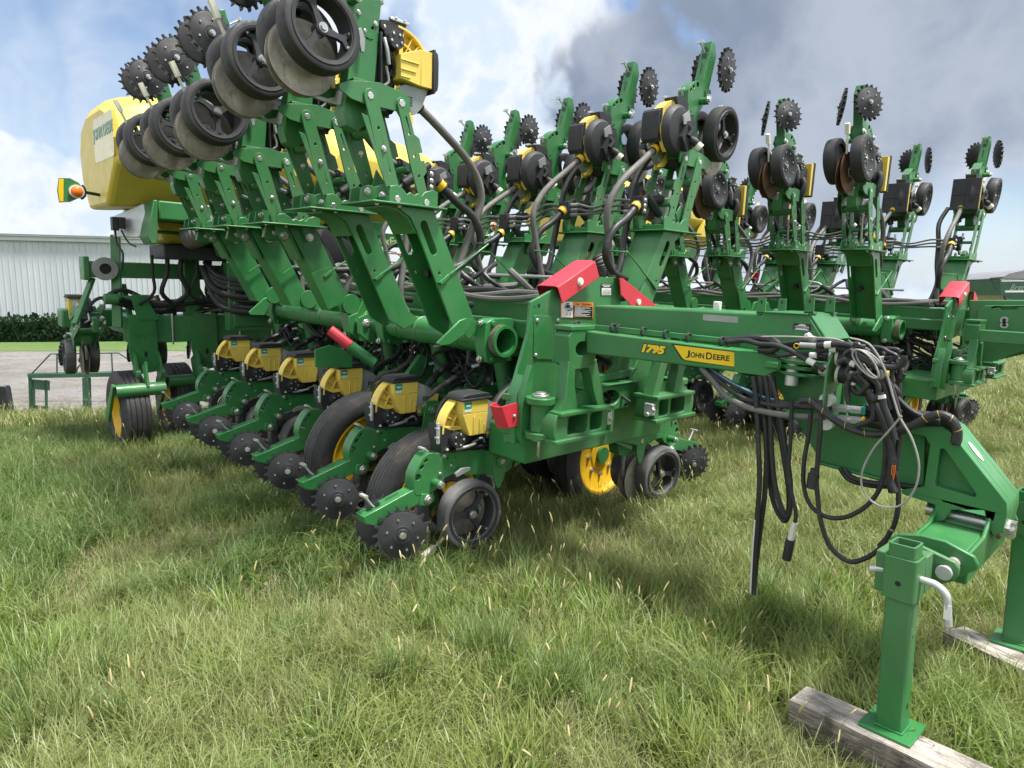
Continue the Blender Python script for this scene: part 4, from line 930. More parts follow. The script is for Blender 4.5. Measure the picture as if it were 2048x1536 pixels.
# ------------------------------------------------------------ tongue, draft links, hitch (near planter; the far one's lies outside the picture)
def recP(name, b, bevel=0.0, label=None): rec(name, b, bevel, label, only=1)
def plane_map(y0, x0, s):
    """vertical plane y = y0 + s (x-x0): returns (frame, mapper px->2D)"""
    n = Vector((s, -1, 0)).normalized(); o = Vector((x0, y0, 0)); u = Vector((1, s, 0)).normalized(); v = Vector((0, 0, 1))
    def mp(px, py):
        d = Vector(_ray(px, py)); c = Vector(CAM); t = (o-c).dot(n)/d.dot(n); p = c+d*t-o; return (p.dot(u), p.dot(v))
    return (o, u, v, n), mp
def tongue():
    yn = 1.05; yf = 1.31
    b = MB(); b.use(GREEN); b.py(LY([(1188,610),(1628,630),(1622,702),(1192,662)], yn), yn, yf); recP('tongue_beam', b, .014)
    b = MB(); b.use(GREEN)
    side = LY([(1532,624),(1618,629),(1651,682),(1676,700),(1690,730),(1692,815),(1700,838),(1852,868),(1850,976),(1643,922),(1566,790),(1540,745),(1478,695)], yn)
    b.py(side, yn-.014, yn-.001); b.py(side, yf+.001, yf+.014)
    recP('gooseneck_plate', b, .004)
    b = MB(); b.use(GREEN); a, c = [PY(*q, yn) for q in ((1619,630),(1652,683))]
    n = Vector((c.z-a.z, 0, a.x-c.x)).normalized()*.012
    if n.x < 0: n = -n
    e = Vector((0, -.01, 0)); f_ = Vector((0, yf-yn+.01, 0)); b.add([a+e,a+f_,c+f_,c+e,a+e+n,a+f_+n,c+f_+n,c+e+n], [(0,1,2,3),(7,6,5,4),(0,4,5,1),(1,5,6,2),(2,6,7,3),(3,7,4,0)]); recP('front_plate', b, .003)
    b = MB(); b.use(GREEN); b.py(LY([(1532,622),(1620,627),(1620,630),(1532,626)], yn), yn-.03, yf+.03); recP('top_plate', b, .003)
    for q in (1521, 1562, 1617, 1658):
        b = MB(); b.use(GREEN); yq = yn-.01 if q in (1521, 1617) else yf-.05
        p = PY(q, 626, yq); b.py([(p.x-.022,p.z),(p.x+.022,p.z),(p.x+.02,p.z+.075),(p.x-.02,p.z+.075)], yq, yq+.008); b.box((p.x-.022,yq,p.z-.004),(p.x+.022,yq+.05,p.z+.004))
        b.use(DECB); b.py(slot(p.x,p.z+.055,90,.02,.005,4), yq-.0006, yq-.0002); recP('lifting_ear', b, .003)
    b = MB(); b.use(GREEN); b.py(LY([(1655,848),(1852,870),(1850,974),(1655,930)], yn), yn, yf-.03); b.py(LY([(1640,920),(1850,976),(1850,983),(1640,927)], yn), yn-.03, yf); recP('drop_beam', b, .01)
    b = MB(); b.use(DECB); x0 = PY(1587,646,yn-.016); x1 = PY(1621,662,yn-.016); b.box((x0.x,yn-.0165,x1.z),(x1.x,yn-.0155,x0.z)); b.use(DECW)
    W_, H_ = x1.x-x0.x, x0.z-x1.z
    for i in range(26): b.box((x0.x+W_*(.08+.032*i),yn-.0172,x1.z+H_*.36),(x0.x+W_*(.08+.032*i)+W_*rng.choice((.008,.014,.02)),yn-.0168,x1.z+H_*.62))
    for f0, w_ in ((.86,.3),(.70,.5),(.22,.6),(.10,.8)): b.box((x0.x+W_*(.5-w_/2),yn-.0172,x1.z+H_*f0-.002),(x0.x+W_*(.5+w_/2),yn-.0168,x1.z+H_*f0+.002))
    recP('serial_plate', b)
    b = MB(); b.use(CAST); p = PY(1440,637,yn-.001); b.box((p.x-.10,yn-.0012,p.z-.016),(p.x+.10,yn-.0008,p.z+.016)); recP('scuffed_patch', b)
    b = MB(); b.use(WHITE); p = PY(1432,612,yf-.08); b.box((p.x-.02,p.y,p.z-.03),(p.x+.02,p.y+.03,p.z+.025)); recP('plastic_clip', b, .006)
    # draft link with the maker's lettering, a pipe rail with hose clips behind it
    fr, mp = plane_map(.78, .74, .145)
    b = MB(); b.use(GREEN)
    pl_ = [mp(*q) for q in ((1172,661.5),(1184,663),(1497,702),(1494,747),(1184,708),(1172,706))]
    b.prism(pl_, fr, -.10, 0); 
    recP('draft_link', b, .008)
    b = MB(); b.use(GREEN); b.prism([mp(*q) for q in ((1470,700),(1521,702),(1536,706),(1563,723),(1562,738),(1531,752),(1470,744))], fr, .001, .013); b.prism([mp(*q) for q in ((1470,700),(1521,702),(1536,706),(1563,723),(1562,738),(1531,752),(1470,744))], fr, -.113, -.101)
    q = mp(1547, 729); b.prism([(q[0]-.03,q[1]-.014),(q[0]+.03,q[1]-.014),(q[0]+.03,q[1]+.014),(q[0]-.03,q[1]+.014)], fr, .013, .035); recP('link_end_plate', b, .004)
    b = MB(); b.use(GREEN)
    for (y_, h) in ((722,.018),(733,.018),(746,.016)):
        p = PY(1595, y_, 1.0); b.pz([(p.x-.10,.98),(p.x-.02,.93),(p.x+.06,.93),(p.x+.2,1.035),(p.x-.10,1.035)], p.z-h/2, p.z+h/2)
    b.use(GALV); p = PY(1588,716,.97); b.tube([p, p+Vector((0,0,-.13))], .03, 18, 1); b.use(STEEL); b.tube([p+Vector((0,0,.012)), p], .036, 18, 1); recP('link_pivot', b, .003)
    b = MB(); b.use(GREEN); r0 = [mp(*q) for q in ((1125,645),(1454,679),(1454,690),(1125,657))]; b.prism(r0, fr, -.09, -.075); recP('clip_rail', b, .003)
    for q in ((1143,650),(1215,657),(1277,664),(1322,670),(1368,676),(1435,684)):
        b = MB(); b.use(BLK); m_ = mp(*q); p = fr[0]+fr[1]*m_[0]+fr[2]*m_[1]+fr[3]*-.06; b.tube([p+Vector((0,0,-.02)),p+Vector((0,-.02,-.012)),p+Vector((0,-.02,.012)),p+Vector((0,.0,.02)),p+Vector((.0,.02,.012))], .007, 8, 3)
        if q[0] in (1215, 1435): b.tube([p+Vector((.04,0,-.02)),p+Vector((.04,-.02,-.01)),p+Vector((.04,-.02,.012)),p+Vector((.04,.01,.02)),p+Vector((0,.0,.02))], .006, 8, 3)
        recP('hose_clip', b)
    # badge and model number
    def on_link(pts, m, h): 
        b = MB(); b.use(m); b.add([fr[0]+fr[1]*p[0]+fr[2]*p[1]+fr[3]*h for p in (mp(*q) for q in pts)], [tuple(range(len(pts)))]); return b
    recP('badge_border', on_link([(1343,687),(1476,704),(1474,735),(1370,722),(1362,718)], DECB, .0008))
    recP('badge', on_link([(1348,690),(1475,705),(1473,734),(1371,720),(1365,716)], DECY, .0014))
    def lay(body, q0, q1, hpx, m, bold, h, shear=0):
        """lettering between two points of the link's face, hpx tall on average"""
        a = mp(*q0); e = mp(*q1); top = mp(q0[0], q0[1]-hpx); hh = top[1]-a[1]
        t = text_mesh(body, 1.0, bold/hh*.7, m, shear=shear, align='LEFT', extrude=.004)
        xs_ = [v.co.x for v in t.vertices]; ys_ = [v.co.y for v in t.vertices]; sx = math.hypot(e[0]-a[0], e[1]-a[1])/(max(xs_)-min(xs_)); sy = hh/(max(ys_)-min(ys_))
        for v in t.vertices: v.co.x = (v.co.x-min(xs_))*sx; v.co.y = (v.co.y-min(ys_))*sy; v.co.z *= .1
        ax = (fr[1]*(e[0]-a[0])+fr[2]*(e[1]-a[1])); o = fr[0]+fr[1]*a[0]+fr[2]*a[1]+fr[3]*h
        t.transform(frame_m(o, ax, fr[2]-ax.normalized()*fr[2].dot(ax.normalized()))); REC.append(('lettering', t, 0, None, 1))
    lay('J', (1371.5,715), (1379.5,716), 15, DECB, .001, .002); lay('OHN', (1381,714.5), (1408,717.5), 11, DECB, .001, .002)
    lay('D', (1412,718.3), (1424,719.6), 14, DECB, .001, .002); lay('EERE', (1426,718.7), (1459,722.5), 11, DECB, .001, .002)
    lay('1795', (1281,705.5), (1332,712), 20, DECB, .008, .0008, .22); lay('1795', (1283,704.3), (1330,710), 17, DECY, .004, .0016, .22)
    # mirrored link on the far side of the tongue
    b = MB(); b.use(GREEN); b.bar((.70,1.86,1.36), (1.80,1.42,1.36), .10, .12); recP('draft_link', b, .008)
tongue()
def hitch():
    y0, y1 = .985, 1.215
    s = 2.738
    out = [(a/s+1300, c/s+560) for a, c in ((1385,812),(1590,800),(1645,832),(1955,1222),(1955,1290),(1930,1385),(1885,1402),(1842,1345),(1830,1262),(1650,1258),(1610,1318),(1560,1322),(1560,1232),(1380,1172),(1372,1150),(1500,1132),(1532,905),(1505,858),(1392,832))]
    pock = [(a/s+1300, c/s+560) for a, c in ((1588,925),(1612,925),(1786,1170),(1778,1192),(1562,1128),(1562,1100))]
    b = MB(); b.use(GREEN); b.py([LY(out, y0), LY(pock, y0)], y0, y0+.05); b.py([LY(out, y0)], y0+.052, y1-.052); b.py([LY(out, y0), LY(pock, y0)], y1-.05, y1)
    recP('hitch_casting', b, .010)
    b = MB(); b.use(CREAM); p = PY(1923, 896, y0+.06); 
    a = PY(*out[2], y0); c = PY(*out[3], y0); d = (c-a).normalized(); n = Vector((-d.z,0,d.x)); n = n if n.x > 0 else -n
    p = a+d*.11+Vector((0,.10,0))+n*.002; b.prism([(.045*math.cos(R(q)),.022*math.sin(R(q))) for q in range(0,360,20)], (p, d, Vector((0,1,0)), n), 0, .0008); recP('oval_sticker', b)
    b = MB(); b.use(STEEL); p = PY(2003,1054,1.06); b.tube([p-Vector((.26,0,0)), p+Vector((.045,0,0))], .028, 20, 1); b.tube([p, p+Vector((.03,0,0))], .042, 6, 1)
    b.use(RUST); b.tube([p-Vector((.008,0,0)), p-Vector((-.003,0,0))], .05, 22, 1); b.use(STEEL)
    for k in range(6): b.box((p.x+.03,p.y+.028*math.cos(R(60*k))-.008,p.z+.028*math.sin(R(60*k))-.008),(p.x+.045,p.y+.028*math.cos(R(60*k))+.008,p.z+.028*math.sin(R(60*k))+.008))
    b.tube([p+Vector((.036,-.045,.01)),p+Vector((.036,.045,-.01))], .006, 6, 1); b.tube([p+Vector((.036,.045,-.01)),p+Vector((.04,.05,-.04))], .005, 6, 1); recP('swivel_pin', b)
    # two-point hitch bar carried by the jacks
    zc = .735
    b = MB(); b.use(GREEN)
    xm = 2.56
    prof = [(xm-.09,zc-.075),(xm+.09,zc-.075),(xm+.085,zc+.05),(xm-.085,zc+.05)]
    b.py(prof, .70, 1.36)
    b.px([(.70,zc-.075),(1.36,zc-.075),(1.36,zc+.05),(1.28,zc+.055),(1.21,zc+.10),(.99,zc+.10),(.92,zc+.055),(.70,zc+.05)], xm-.10, xm-.085)
    b.px([(.70,zc-.075),(1.36,zc-.075),(1.36,zc+.05),(1.28,zc+.055),(1.21,zc+.12),(.99,zc+.12),(.92,zc+.055),(.70,zc+.05)], xm+.085, xm+.10)
    b.box((xm-.09,1.0,zc+.05),(xm+.09,1.2,zc+.06)); b.tube([(xm-.12,1.10,zc+.035),(xm+.10,1.10,zc+.035)], .05, 20, 1)
    recP('hitch_bar', b, .008)
    s2 = 4.112
    for ya, pts in ((.555, ((1135,640),(1195,625),(1480,760),(1515,815),(1505,875),(1465,920),(1170,982),(1112,970))), (.665, ((940,560),(1010,525),(1200,535),(1400,585),(1640,715),(1670,785),(1655,825),(1520,885),(1200,900),(950,880)))):
        for m_ in (0, 1):
            b = MB(); b.use(GREEN); lp = LY([(a/s2+1550, c/s2+940) for a, c in pts], ya)
            if m_ == 0: b.py(lp, ya, ya+.022)
            else: yy = 2.05-ya; b.py(lp, yy-.022, yy)
            recP('clevis_plate', b, .005)
    b = MB(); b.use(GALV); a = PY(1889,1144,.54); b.tube([a+Vector((0,-.014,0)), a+Vector((0,.17,0))], .021, 24, 1); b.use(RUST); b.tube([a+Vector((0,.045,0)), a+Vector((0,.10,0))], .0225, 20, 1); b.use(GALV); b.tube([a+Vector((0,-.016,0)), a+Vector((0,-.002,0))], .026, 24, 1); recP('clevis_pin', b, .002)
    # jack legs: world-vertical square tubes on timber
    def jack(foot, top, lean, name_label):
        W0 = Vector(foot); Ml = MPI @ Matrix.Translation(W0) @ Matrix.Rotation(R(-2), 4, 'Z'); H = top
        b = MB(); b.use(GREEN); t = .043
        o_ = rrect(-t,-t,t,t,.012,3); i_ = rrect(-t+.008,-t+.008,t-.008,t-.008,.006,3)
        b.pz([o_, i_], .012, H)
        b.use(DECB); b.tube([(t-.002,.0,.10),(t+.0006,.0,.10)], .011, 12, 1); b.tube([(t-.002,.0,.36),(t+.0006,.0,.36)], .006, 10, 1)
        recP('jack_leg', b.xform(Ml), .003)
        b = MB(); b.use(GREEN); b.pz(rrect(-.085,-.085,.085,.085,.006,2), .0, .011); b.use(GREEN); b.tube([(-t-.002,-t-.002,.014),(t+.002,-t-.002,.014),(t+.002,t+.002,.014)], .005, 6, 1); recP('foot_plate', b.xform(Ml), .002)
        b = MB(); b.use(GREEN); t2 = .053; b.pz([rrect(-t2,-t2,t2,t2,.014,3), rrect(-t2+.008,-t2+.008,t2-.008,t2-.008,.010,3)], H-.195, H-.045)
        b.use(DECB); b.tube([(-.0,-t2+.002,H-.135),(-.0,-t2-.0006,H-.135)], .010, 12, 1); recP('jack_sleeve', b.xform(Ml), .003)
        if name_label:
            b = MB(); b.use(GREEN); b.box((-.09,-.01,H-.20),(-.055,.16,H-.05)); b.box((-.052,.057,H-.19),(.05,.13,H-.055)); recP('sleeve_bracket', b.xform(Ml), .006)
            b = MB(); b.use(GALV); z = H-.118; b.tube([(-.105,-.005,z-.01),(-.06,.0,z),(.06,.0,z),(.10,.0,z-.004),(.128,.004,z-.03),(.135,.006,z-.07),(.142,.008,z-.135)], .0125, 14, 4); b.use(DECW); b.box((.128,-.006,z-.11),(.150,-.0045,z-.06)); recP('bent_pin', b.xform(Ml))
    jack((2.568,.40,.165), .69, 0, True)
    jack((2.735,1.555,.12), .72, 0, False)
hitch()
def hitch_lines():
    R3 = random.Random(3)
    def hose(name, pts, y, r_, m, extra=None, sm=5, n=10, label=None):
        P = [PY(a, c, y if not isinstance(y, (list, tuple)) else y[0]+(y[1]-y[0])*i/(len(pts)-1)) for i, (a, c) in enumerate(pts)]
        b = MB(); b.use(m); b.tube(P, r_, n, sm)
        if extra: extra(b, P)
        recP(name, b, label=label)
        return P
    hose('hydraulic_hose', [(1402,735),(1428,765),(1455,795),(1500,816),(1560,829),(1620,834),(1662,834)], .90, .015, HOSEG)
    hose('hydraulic_hose', [(1412,738),(1450,772),(1490,797),(1540,809),(1610,814),(1662,815)], .92, .013, HOSE)
    def bl(b, P):
        b.use(BLUE); up = Vector((-.2,-.6,.75)).normalized()*.011; b.tube([p+up for p in P[:5]], .0045, 6, 5)
    hose('hydraulic_hose', [(1422,741),(1445,756),(1470,771),(1520,794),(1560,804),(1610,809),(1662,811)], .93, .013, HOSE, bl)
    for i, pts in enumerate(([(1505,752),(1512,800),(1516,880),(1519,960),(1514,1040),(1509,1110),(1505,1186)], [(1517,752),(1527,820),(1533,900),(1530,980),(1521,1060),(1513,1120),(1507,1188)])):
        def wear(b, P):
            b.use(WHITE); off = Vector((-.3,-.8,.1)).normalized()*.014; b.tube([p+off for p in P[4:]], .004, 6, 4)
        hose('drain_hose', pts, .90+.03*i, .0125, HOSE, wear)
    hose('hydraulic_hose', [(1530,752),(1540,830),(1543,900),(1550,970),(1563,1015),(1574,1034),(1581,1010),(1580,960),(1570,890),(1556,810),(1540,752)], .92, .0125, HOSE)
    hose('hydraulic_hose', [(1520,752),(1533,850),(1537,930),(1546,1000),(1566,1040),(1576,1030),(1578,985),(1566,900),(1552,820),(1546,752)], .96, .013, HOSE)
    def sleeve(b, P):
        b.use(WHITE); b.tube(P[-3:-1], .014, 10, 1); b.use(BLK); b.tube([P[-2], P[-2].lerp(P[-1], .25)], .017, 12, 1); b.tube(P[-2:], .021, 12, 1)
    hose('sensor_cable', [(1583,800),(1581,880),(1577,945),(1584,990),(1591,1020),(1590,1045),(1581,1079),(1573,1119)], .88, .009, HOSE, sleeve, 4)
    hose('wiring_loom', [(1622,822),(1617,870),(1608,925),(1608,975),(1622,1012),(1652,1033),(1692,1034),(1735,1010),(1762,970),(1771,910),(1768,850),(1752,790)], .86, .010, HOSE, None, 5)
    def plug(b, P):
        b.use(BLK); q = P[4]; b.tube([q+Vector((-.015,0,.035)), q+Vector((-.018,0,-.03))], .024, 12, 1); b.tube([q+Vector((-.016,0,.06)), q+Vector((-.016,0,.03))], .016, 12, 1)
    hose('wiring_loom', [(1640,800),(1641,850),(1637,900),(1634,940),(1633,965),(1636,1000),(1642,1045),(1660,1092),(1695,1122),(1730,1117),(1762,1094),(1782,1060)], .84, .0105, HOSE, plug, 5)
    hose('wiring_loom', [(1757,800),(1775,880),(1792,950),(1797,1000),(1790,1045),(1774,1075),(1758,1092)], .88, .010, HOSE)
    def tracer(b, P):
        b.use(DECY)
        for i in range(1, len(P)-1):
            t = (P[i+1]-P[i-1]).normalized(); b.lathe([(.0165,-.0008),(.0172,-.0008),(.0172,.0008),(.0165,.0008)], P[i], t+Vector((.1,.2,.3)), 14)
    hose('pressure_hose', [(1600,802),(1620,802),(1645,822),(1690,852),(1730,866),(1775,868),(1815,856),(1850,838),(1878,829),(1902,838),(1914,860),(1910,885)], .84, .0165, HOSE, tracer, 5)
    for i, (dy, y) in enumerate(((0,1.0),(12,1.02),(-8,.98),(22,1.04))):
        hose('hydraulic_hose', [(1722,822+dy),(1760,830+dy),(1800,834+dy),(1850,838+dy),(1890,845+dy),(1915,862+dy*.4),(1912,890)], y, .0165, HOSE if i != 1 else HOSEG)
    for i, (yy) in enumerate((815, 836)):
        b = MB(); b.use(GALV); p = PY(1667, yy, .95); q = PY(1725, yy+6, .95)
        b.tube([p, p.lerp(q, .5)], .019, 6, 1); b.tube([p.lerp(q, .5), p.lerp(q, .62)], .015, 12, 1); b.tube([p.lerp(q, .62), q], .0185, 6, 1); b.use(YELP if i else TEAL); b.tube([q, q+(q-p)*.06], .0205, 14, 1); b.use(GALV)
        b.tube([p-(q-p)*.55, p], .016, 12, 1); recP('hydraulic_coupler', b)
    # bulkhead plate with plugs
    b = MB(); b.use(GREEN); xb = PY(1668,760,.95).x; z1 = PY(1672,703,.95).z; z0 = PY(1664,836,.95).z
    b.px([[(.84,z0),(1.03,z0),(1.03,z1-.1),(.99,z1),(.88,z1),(.84,z1-.06)]], xb, xb+.010); b.use(DECB)
    for y_, z_, r_ in ((.95,z0+.11,.016),(.90,z0+.08,.008),(.98,z0+.16,.012),(.89,z0+.14,.007)): b.tube([(xb+.009,y_,z_),(xb+.0106,y_,z_)], r_, 12, 1)
    recP('bulkhead_plate', b, .003)
    for yy, L in ((713,.13),(748,.15)):
        b = MB(); p = PY(1676,yy,.93); b.use(CREAM); b.tube([p, p+Vector((.012,0,0))], .042, 24, 1); b.use(BLK); b.tube([p+Vector((.012,0,0)), p+Vector((L*.5,0,-.002))], .039, 24, 1); b.tube([p+Vector((L*.5,0,-.002)), p+Vector((L,0,-.006))], .035, 24, 1, rad=lambda i, n: .037-.008*i); recP('electrical_plug', b)
    b = MB(); p = PY(1664,741,.93); b.use(GALV); b.tube([p, p-Vector((.05,0,0))], .026, 8, 1); b.lathe([(.026,-.012),(.034,-.006),(.034,.006),(.026,.012)], p-Vector((.02,0,0)), (1,0,0), 12); b.use(HOSE); b.tube([p-Vector((.05,0,0)), p-Vector((.08,0,-.006))], .02, 12, 1); recP('screw_connector', b)
    b = MB(); p = PY(1661,714,.93); b.use(BLK); b.tube([p, p-Vector((.055,0,.0))], .023, 12, 1); b.use(CAST); b.tube([p, p+Vector((.012,0,0))], .03, 16, 1); recP('screw_connector', b)
    for yy in (800, 846):
        b = MB(); b.use(WHITE); p = PY(1655, yy, .90); b.tube([p-Vector((.0,.02,.0)), p+Vector((0,.02,0))], .03, 18, 1); recP('dust_cap', b)
    hose('chain', [(1663,760),(1661,775),(1659,790),(1656,800),(1652,815),(1650,830)], .91, .004, GALV)
    hose('wiring_loom', [(1452,682),(1480,678),(1515,676),(1540,680),(1556,690),(1545,700),(1518,700)], .88, .017, HOSE)
    hose('wiring_loom', [(1455,684),(1490,681),(1520,688),(1550,690),(1580,700),(1605,715),(1630,728),(1648,740)], .86, .012, HOSE, lambda b, P: (b.use(WHITE), b.tube([P[-3].lerp(P[-2], .4), P[-2]], .0145, 10, 1)))
    hose('wiring_loom', [(1520,694),(1530,705),(1555,712),(1590,708),(1620,710),(1650,713)], .89, .010, HOSE, lambda b, P: (b.use(WHITE), b.tube([P[-2], P[-2].lerp(P[-1], .5)], .0125, 10, 1)))
    def lab(b, P): b.use(WHITE); b.tube([P[1], P[1].lerp(P[2], .45)], .0155, 10, 1)
    hose('wiring_loom', [(1634,691),(1650,690),(1680,688),(1710,695),(1740,720),(1765,765),(1780,820)], .86, .0135, HOSE, lab)
    hose('wiring_loom', [(1634,702),(1660,698),(1690,698),(1720,715),(1748,750),(1768,800),(1783,850)], .88, .0135, HOSE, lab)
    b = MB(); p, q = PY(1600,690,.86), PY(1634,692,.86); b.use(CAST); b.tube([p, q], .013, 12, 1); b.use(YELP); b.tube([p, PY(1592,687,.86), PY(1588,692,.86), PY(1593,697,.86), p], .0025, 6, 4); b.use(ORANGE); b.tube([q, PY(1640,695,.86)], .006, 6, 1); recP('loose_connector', b)
    b = MB(); b.use(CAST); b.tube([PY(1610,673,.9), PY(1632,681,.9)], .016, 12, 1); b.tube([PY(1612,671,.9), PY(1618,677,.9)], .021, 12, 1); recP('loose_connector', b)
    for i, pts in enumerate(([(1690,745),(1720,760),(1745,800),(1770,850),(1785,920),(1780,960),(1790,985)], [(1700,690),(1740,705),(1775,760),(1795,820),(1800,870),(1790,940)], [(1672,690),(1730,730),(1760,790),(1778,860),(1782,940),(1785,985)], [(1735,770),(1738,800),(1752,815),(1770,830)], [(1760,700),(1790,740),(1800,790),(1792,830)])):
        hose('wiring_loom', pts, .83+.03*i, (.016,.012,.018,.012,.010)[i], HOSE)
    b = MB(); b.use(ORANGE); 
    for i in range(3): b.tube([PY(1785+i*3,930,.812), PY(1783+i*3,945+3*i,.808), PY(1786,952+i*4,.812)], .0014, 5, 3)
    recP('frayed_wires', b)
    def tag_w(b, P): b.use(WHITE); b.tube([P[2], P[2].lerp(P[3], .3)], .0165, 10, 1)
    hose('wiring_loom', [(1700,700),(1745,728),(1790,735),(1806,722),(1808,712)], .80, .013, HOSE)
    hose('wiring_loom', [(1735,780),(1748,800),(1762,790),(1768,815),(1780,845),(1790,880)], .80, .014, HOSE, tag_w)
    for i in range(11):
        cx_, cy_ = 1700+9*i+R3.uniform(-10,10), 735+R3.uniform(-30,60); rx, ry = R3.uniform(18,42), R3.uniform(14,55); y_ = .80+.02*i*.6; a0 = R3.uniform(0,360); sp = R3.uniform(150,300)
        pts = [(cx_+rx*math.cos(R(a0+sp*j/7))+3*j*R3.uniform(-1,1), cy_+ry*math.sin(R(a0+sp*j/7))+4*j*.6) for j in range(8)]
        hose('wiring_loom', pts, y_, R3.choice((.008,.010,.012)), HOSE, None if i % 3 else (lambda b, P: (b.use(WHITE), b.tube([P[3], P[3].lerp(P[4], .4)], .013, 10, 1))))
    for i in range(3): hose('wiring_loom', [(1560+8*i,690+3*i),(1610,682+6*i),(1665,684+7*i),(1715,700+8*i),(1760,735+10*i),(1790,790+8*i),(1830,826+5*i),(1880,842+4*i)], .93+.03*i, .011, HOSE)
    # pale tie cable: coil and long drooping loop
    P = []
    for i in range(80):
        a = i/80*2*math.pi*4.6; k = 1+.22*math.sin(i*.37); 
        P.append(PY(1735+ (30+4*math.sin(i*.21))*math.cos(a)*k*.75+10*math.sin(a)*k-6+i*.12, 722+26*math.sin(a)*k+12*math.cos(a)*k, .775+.0006*i))
    b = MB(); b.use(mat('pale_cable', (.30,.29,.27), .5, var=.15)); cab = b.mats[0]; b.tube(P, .004, 7, 3); recP('tie_cable', b)
    b = MB(); b.use(cab); b.tube([PY(*q, .77) for q in ((1700,676),(1740,690),(1770,740),(1788,800),(1800,835),(1825,880),(1838,935),(1826,985),(1795,1013),(1755,1010),(1727,982),(1724,945),(1745,900),(1775,865),(1803,832))], .0042, 8, 6); recP('tie_cable', b)
    b = MB(); b.use(cab); b.tube([PY(*q, .87) for q in ((1455,683),(1500,675),(1560,673),(1620,675),(1670,678),(1700,690),(1725,705))], .004, 8, 5); recP('tie_cable', b)
    for i in range(6):
        b = MB(); b.use(HOSE); b.tube([PY(1698+i*3,865+i*8,1.16), PY(1800,885+i*12,1.2), PY(1850,880+i*14,1.22)], .014, 8, 3); 
        if i % 2 == 0: recP('hydraulic_hose', b)
    b = MB(); b.use(HOSE); b.tube([PY(*q, 1.0) for q in ((1690,940),(1705,955),(1740,965),(1780,968),(1840,975))], .012, 8); b.tube([PY(*q, 1.02) for q in ((1680,935),(1700,960),(1750,972),(1800,972),(1845,980))], .012, 8); recP('hydraulic_hose', b)
hitch_lines()

def far_tongue():
    """the second planter's tongue: a deep plate that leaves the picture on the right"""
    y = OFF2.y+1.02; o = OFF2
    def ly(pts): return [(a-o.x, c) for a, c in LY(pts, y)]
    b = MB(); b.use(GREEN); b.py([ly([(1953,640),(1955,622),(1970,611),(2130,610),(2130,690),(2048,702),(1990,722),(1956,724),(1953,700)]), ly([(1998,616),(2004,613),(2030,613),(2036,616),(2030,620),(2004,620)])], 1.02, 1.06); b.py([ly([(1953,640),(1955,622),(1970,611),(2130,610),(2130,690),(1990,722),(1956,724)])], 1.30, 1.33); rec('tongue_plate', b, .006, only=2)
    b = MB(); b.use(GREEN); b.py([ly([(1935,600),(2130,600),(2130,640),(1935,640)])], 1.065, 1.295); rec('tongue_beam', b, .012, only=2)
    for q in ((2009,640),(2009,650)):
        p = PY(*q, y); b = MB(); b.use(STEEL); b.tube([(p.x-o.x,1.018,p.z),(p.x-o.x,1.005,p.z)], .035, 20, 1); b.use(DECB); b.tube([(p.x-o.x,1.0049,p.z),(p.x-o.x,1.003,p.z)], .018, 16, 1); rec('pipe_port', b, only=2)
    b = MB(); b.use(GREEN); b.bar((.7,.72,1.30),(2.4,1.0,1.30), .10, .12); rec('draft_link', b, .008, only=2)
far_tongue()

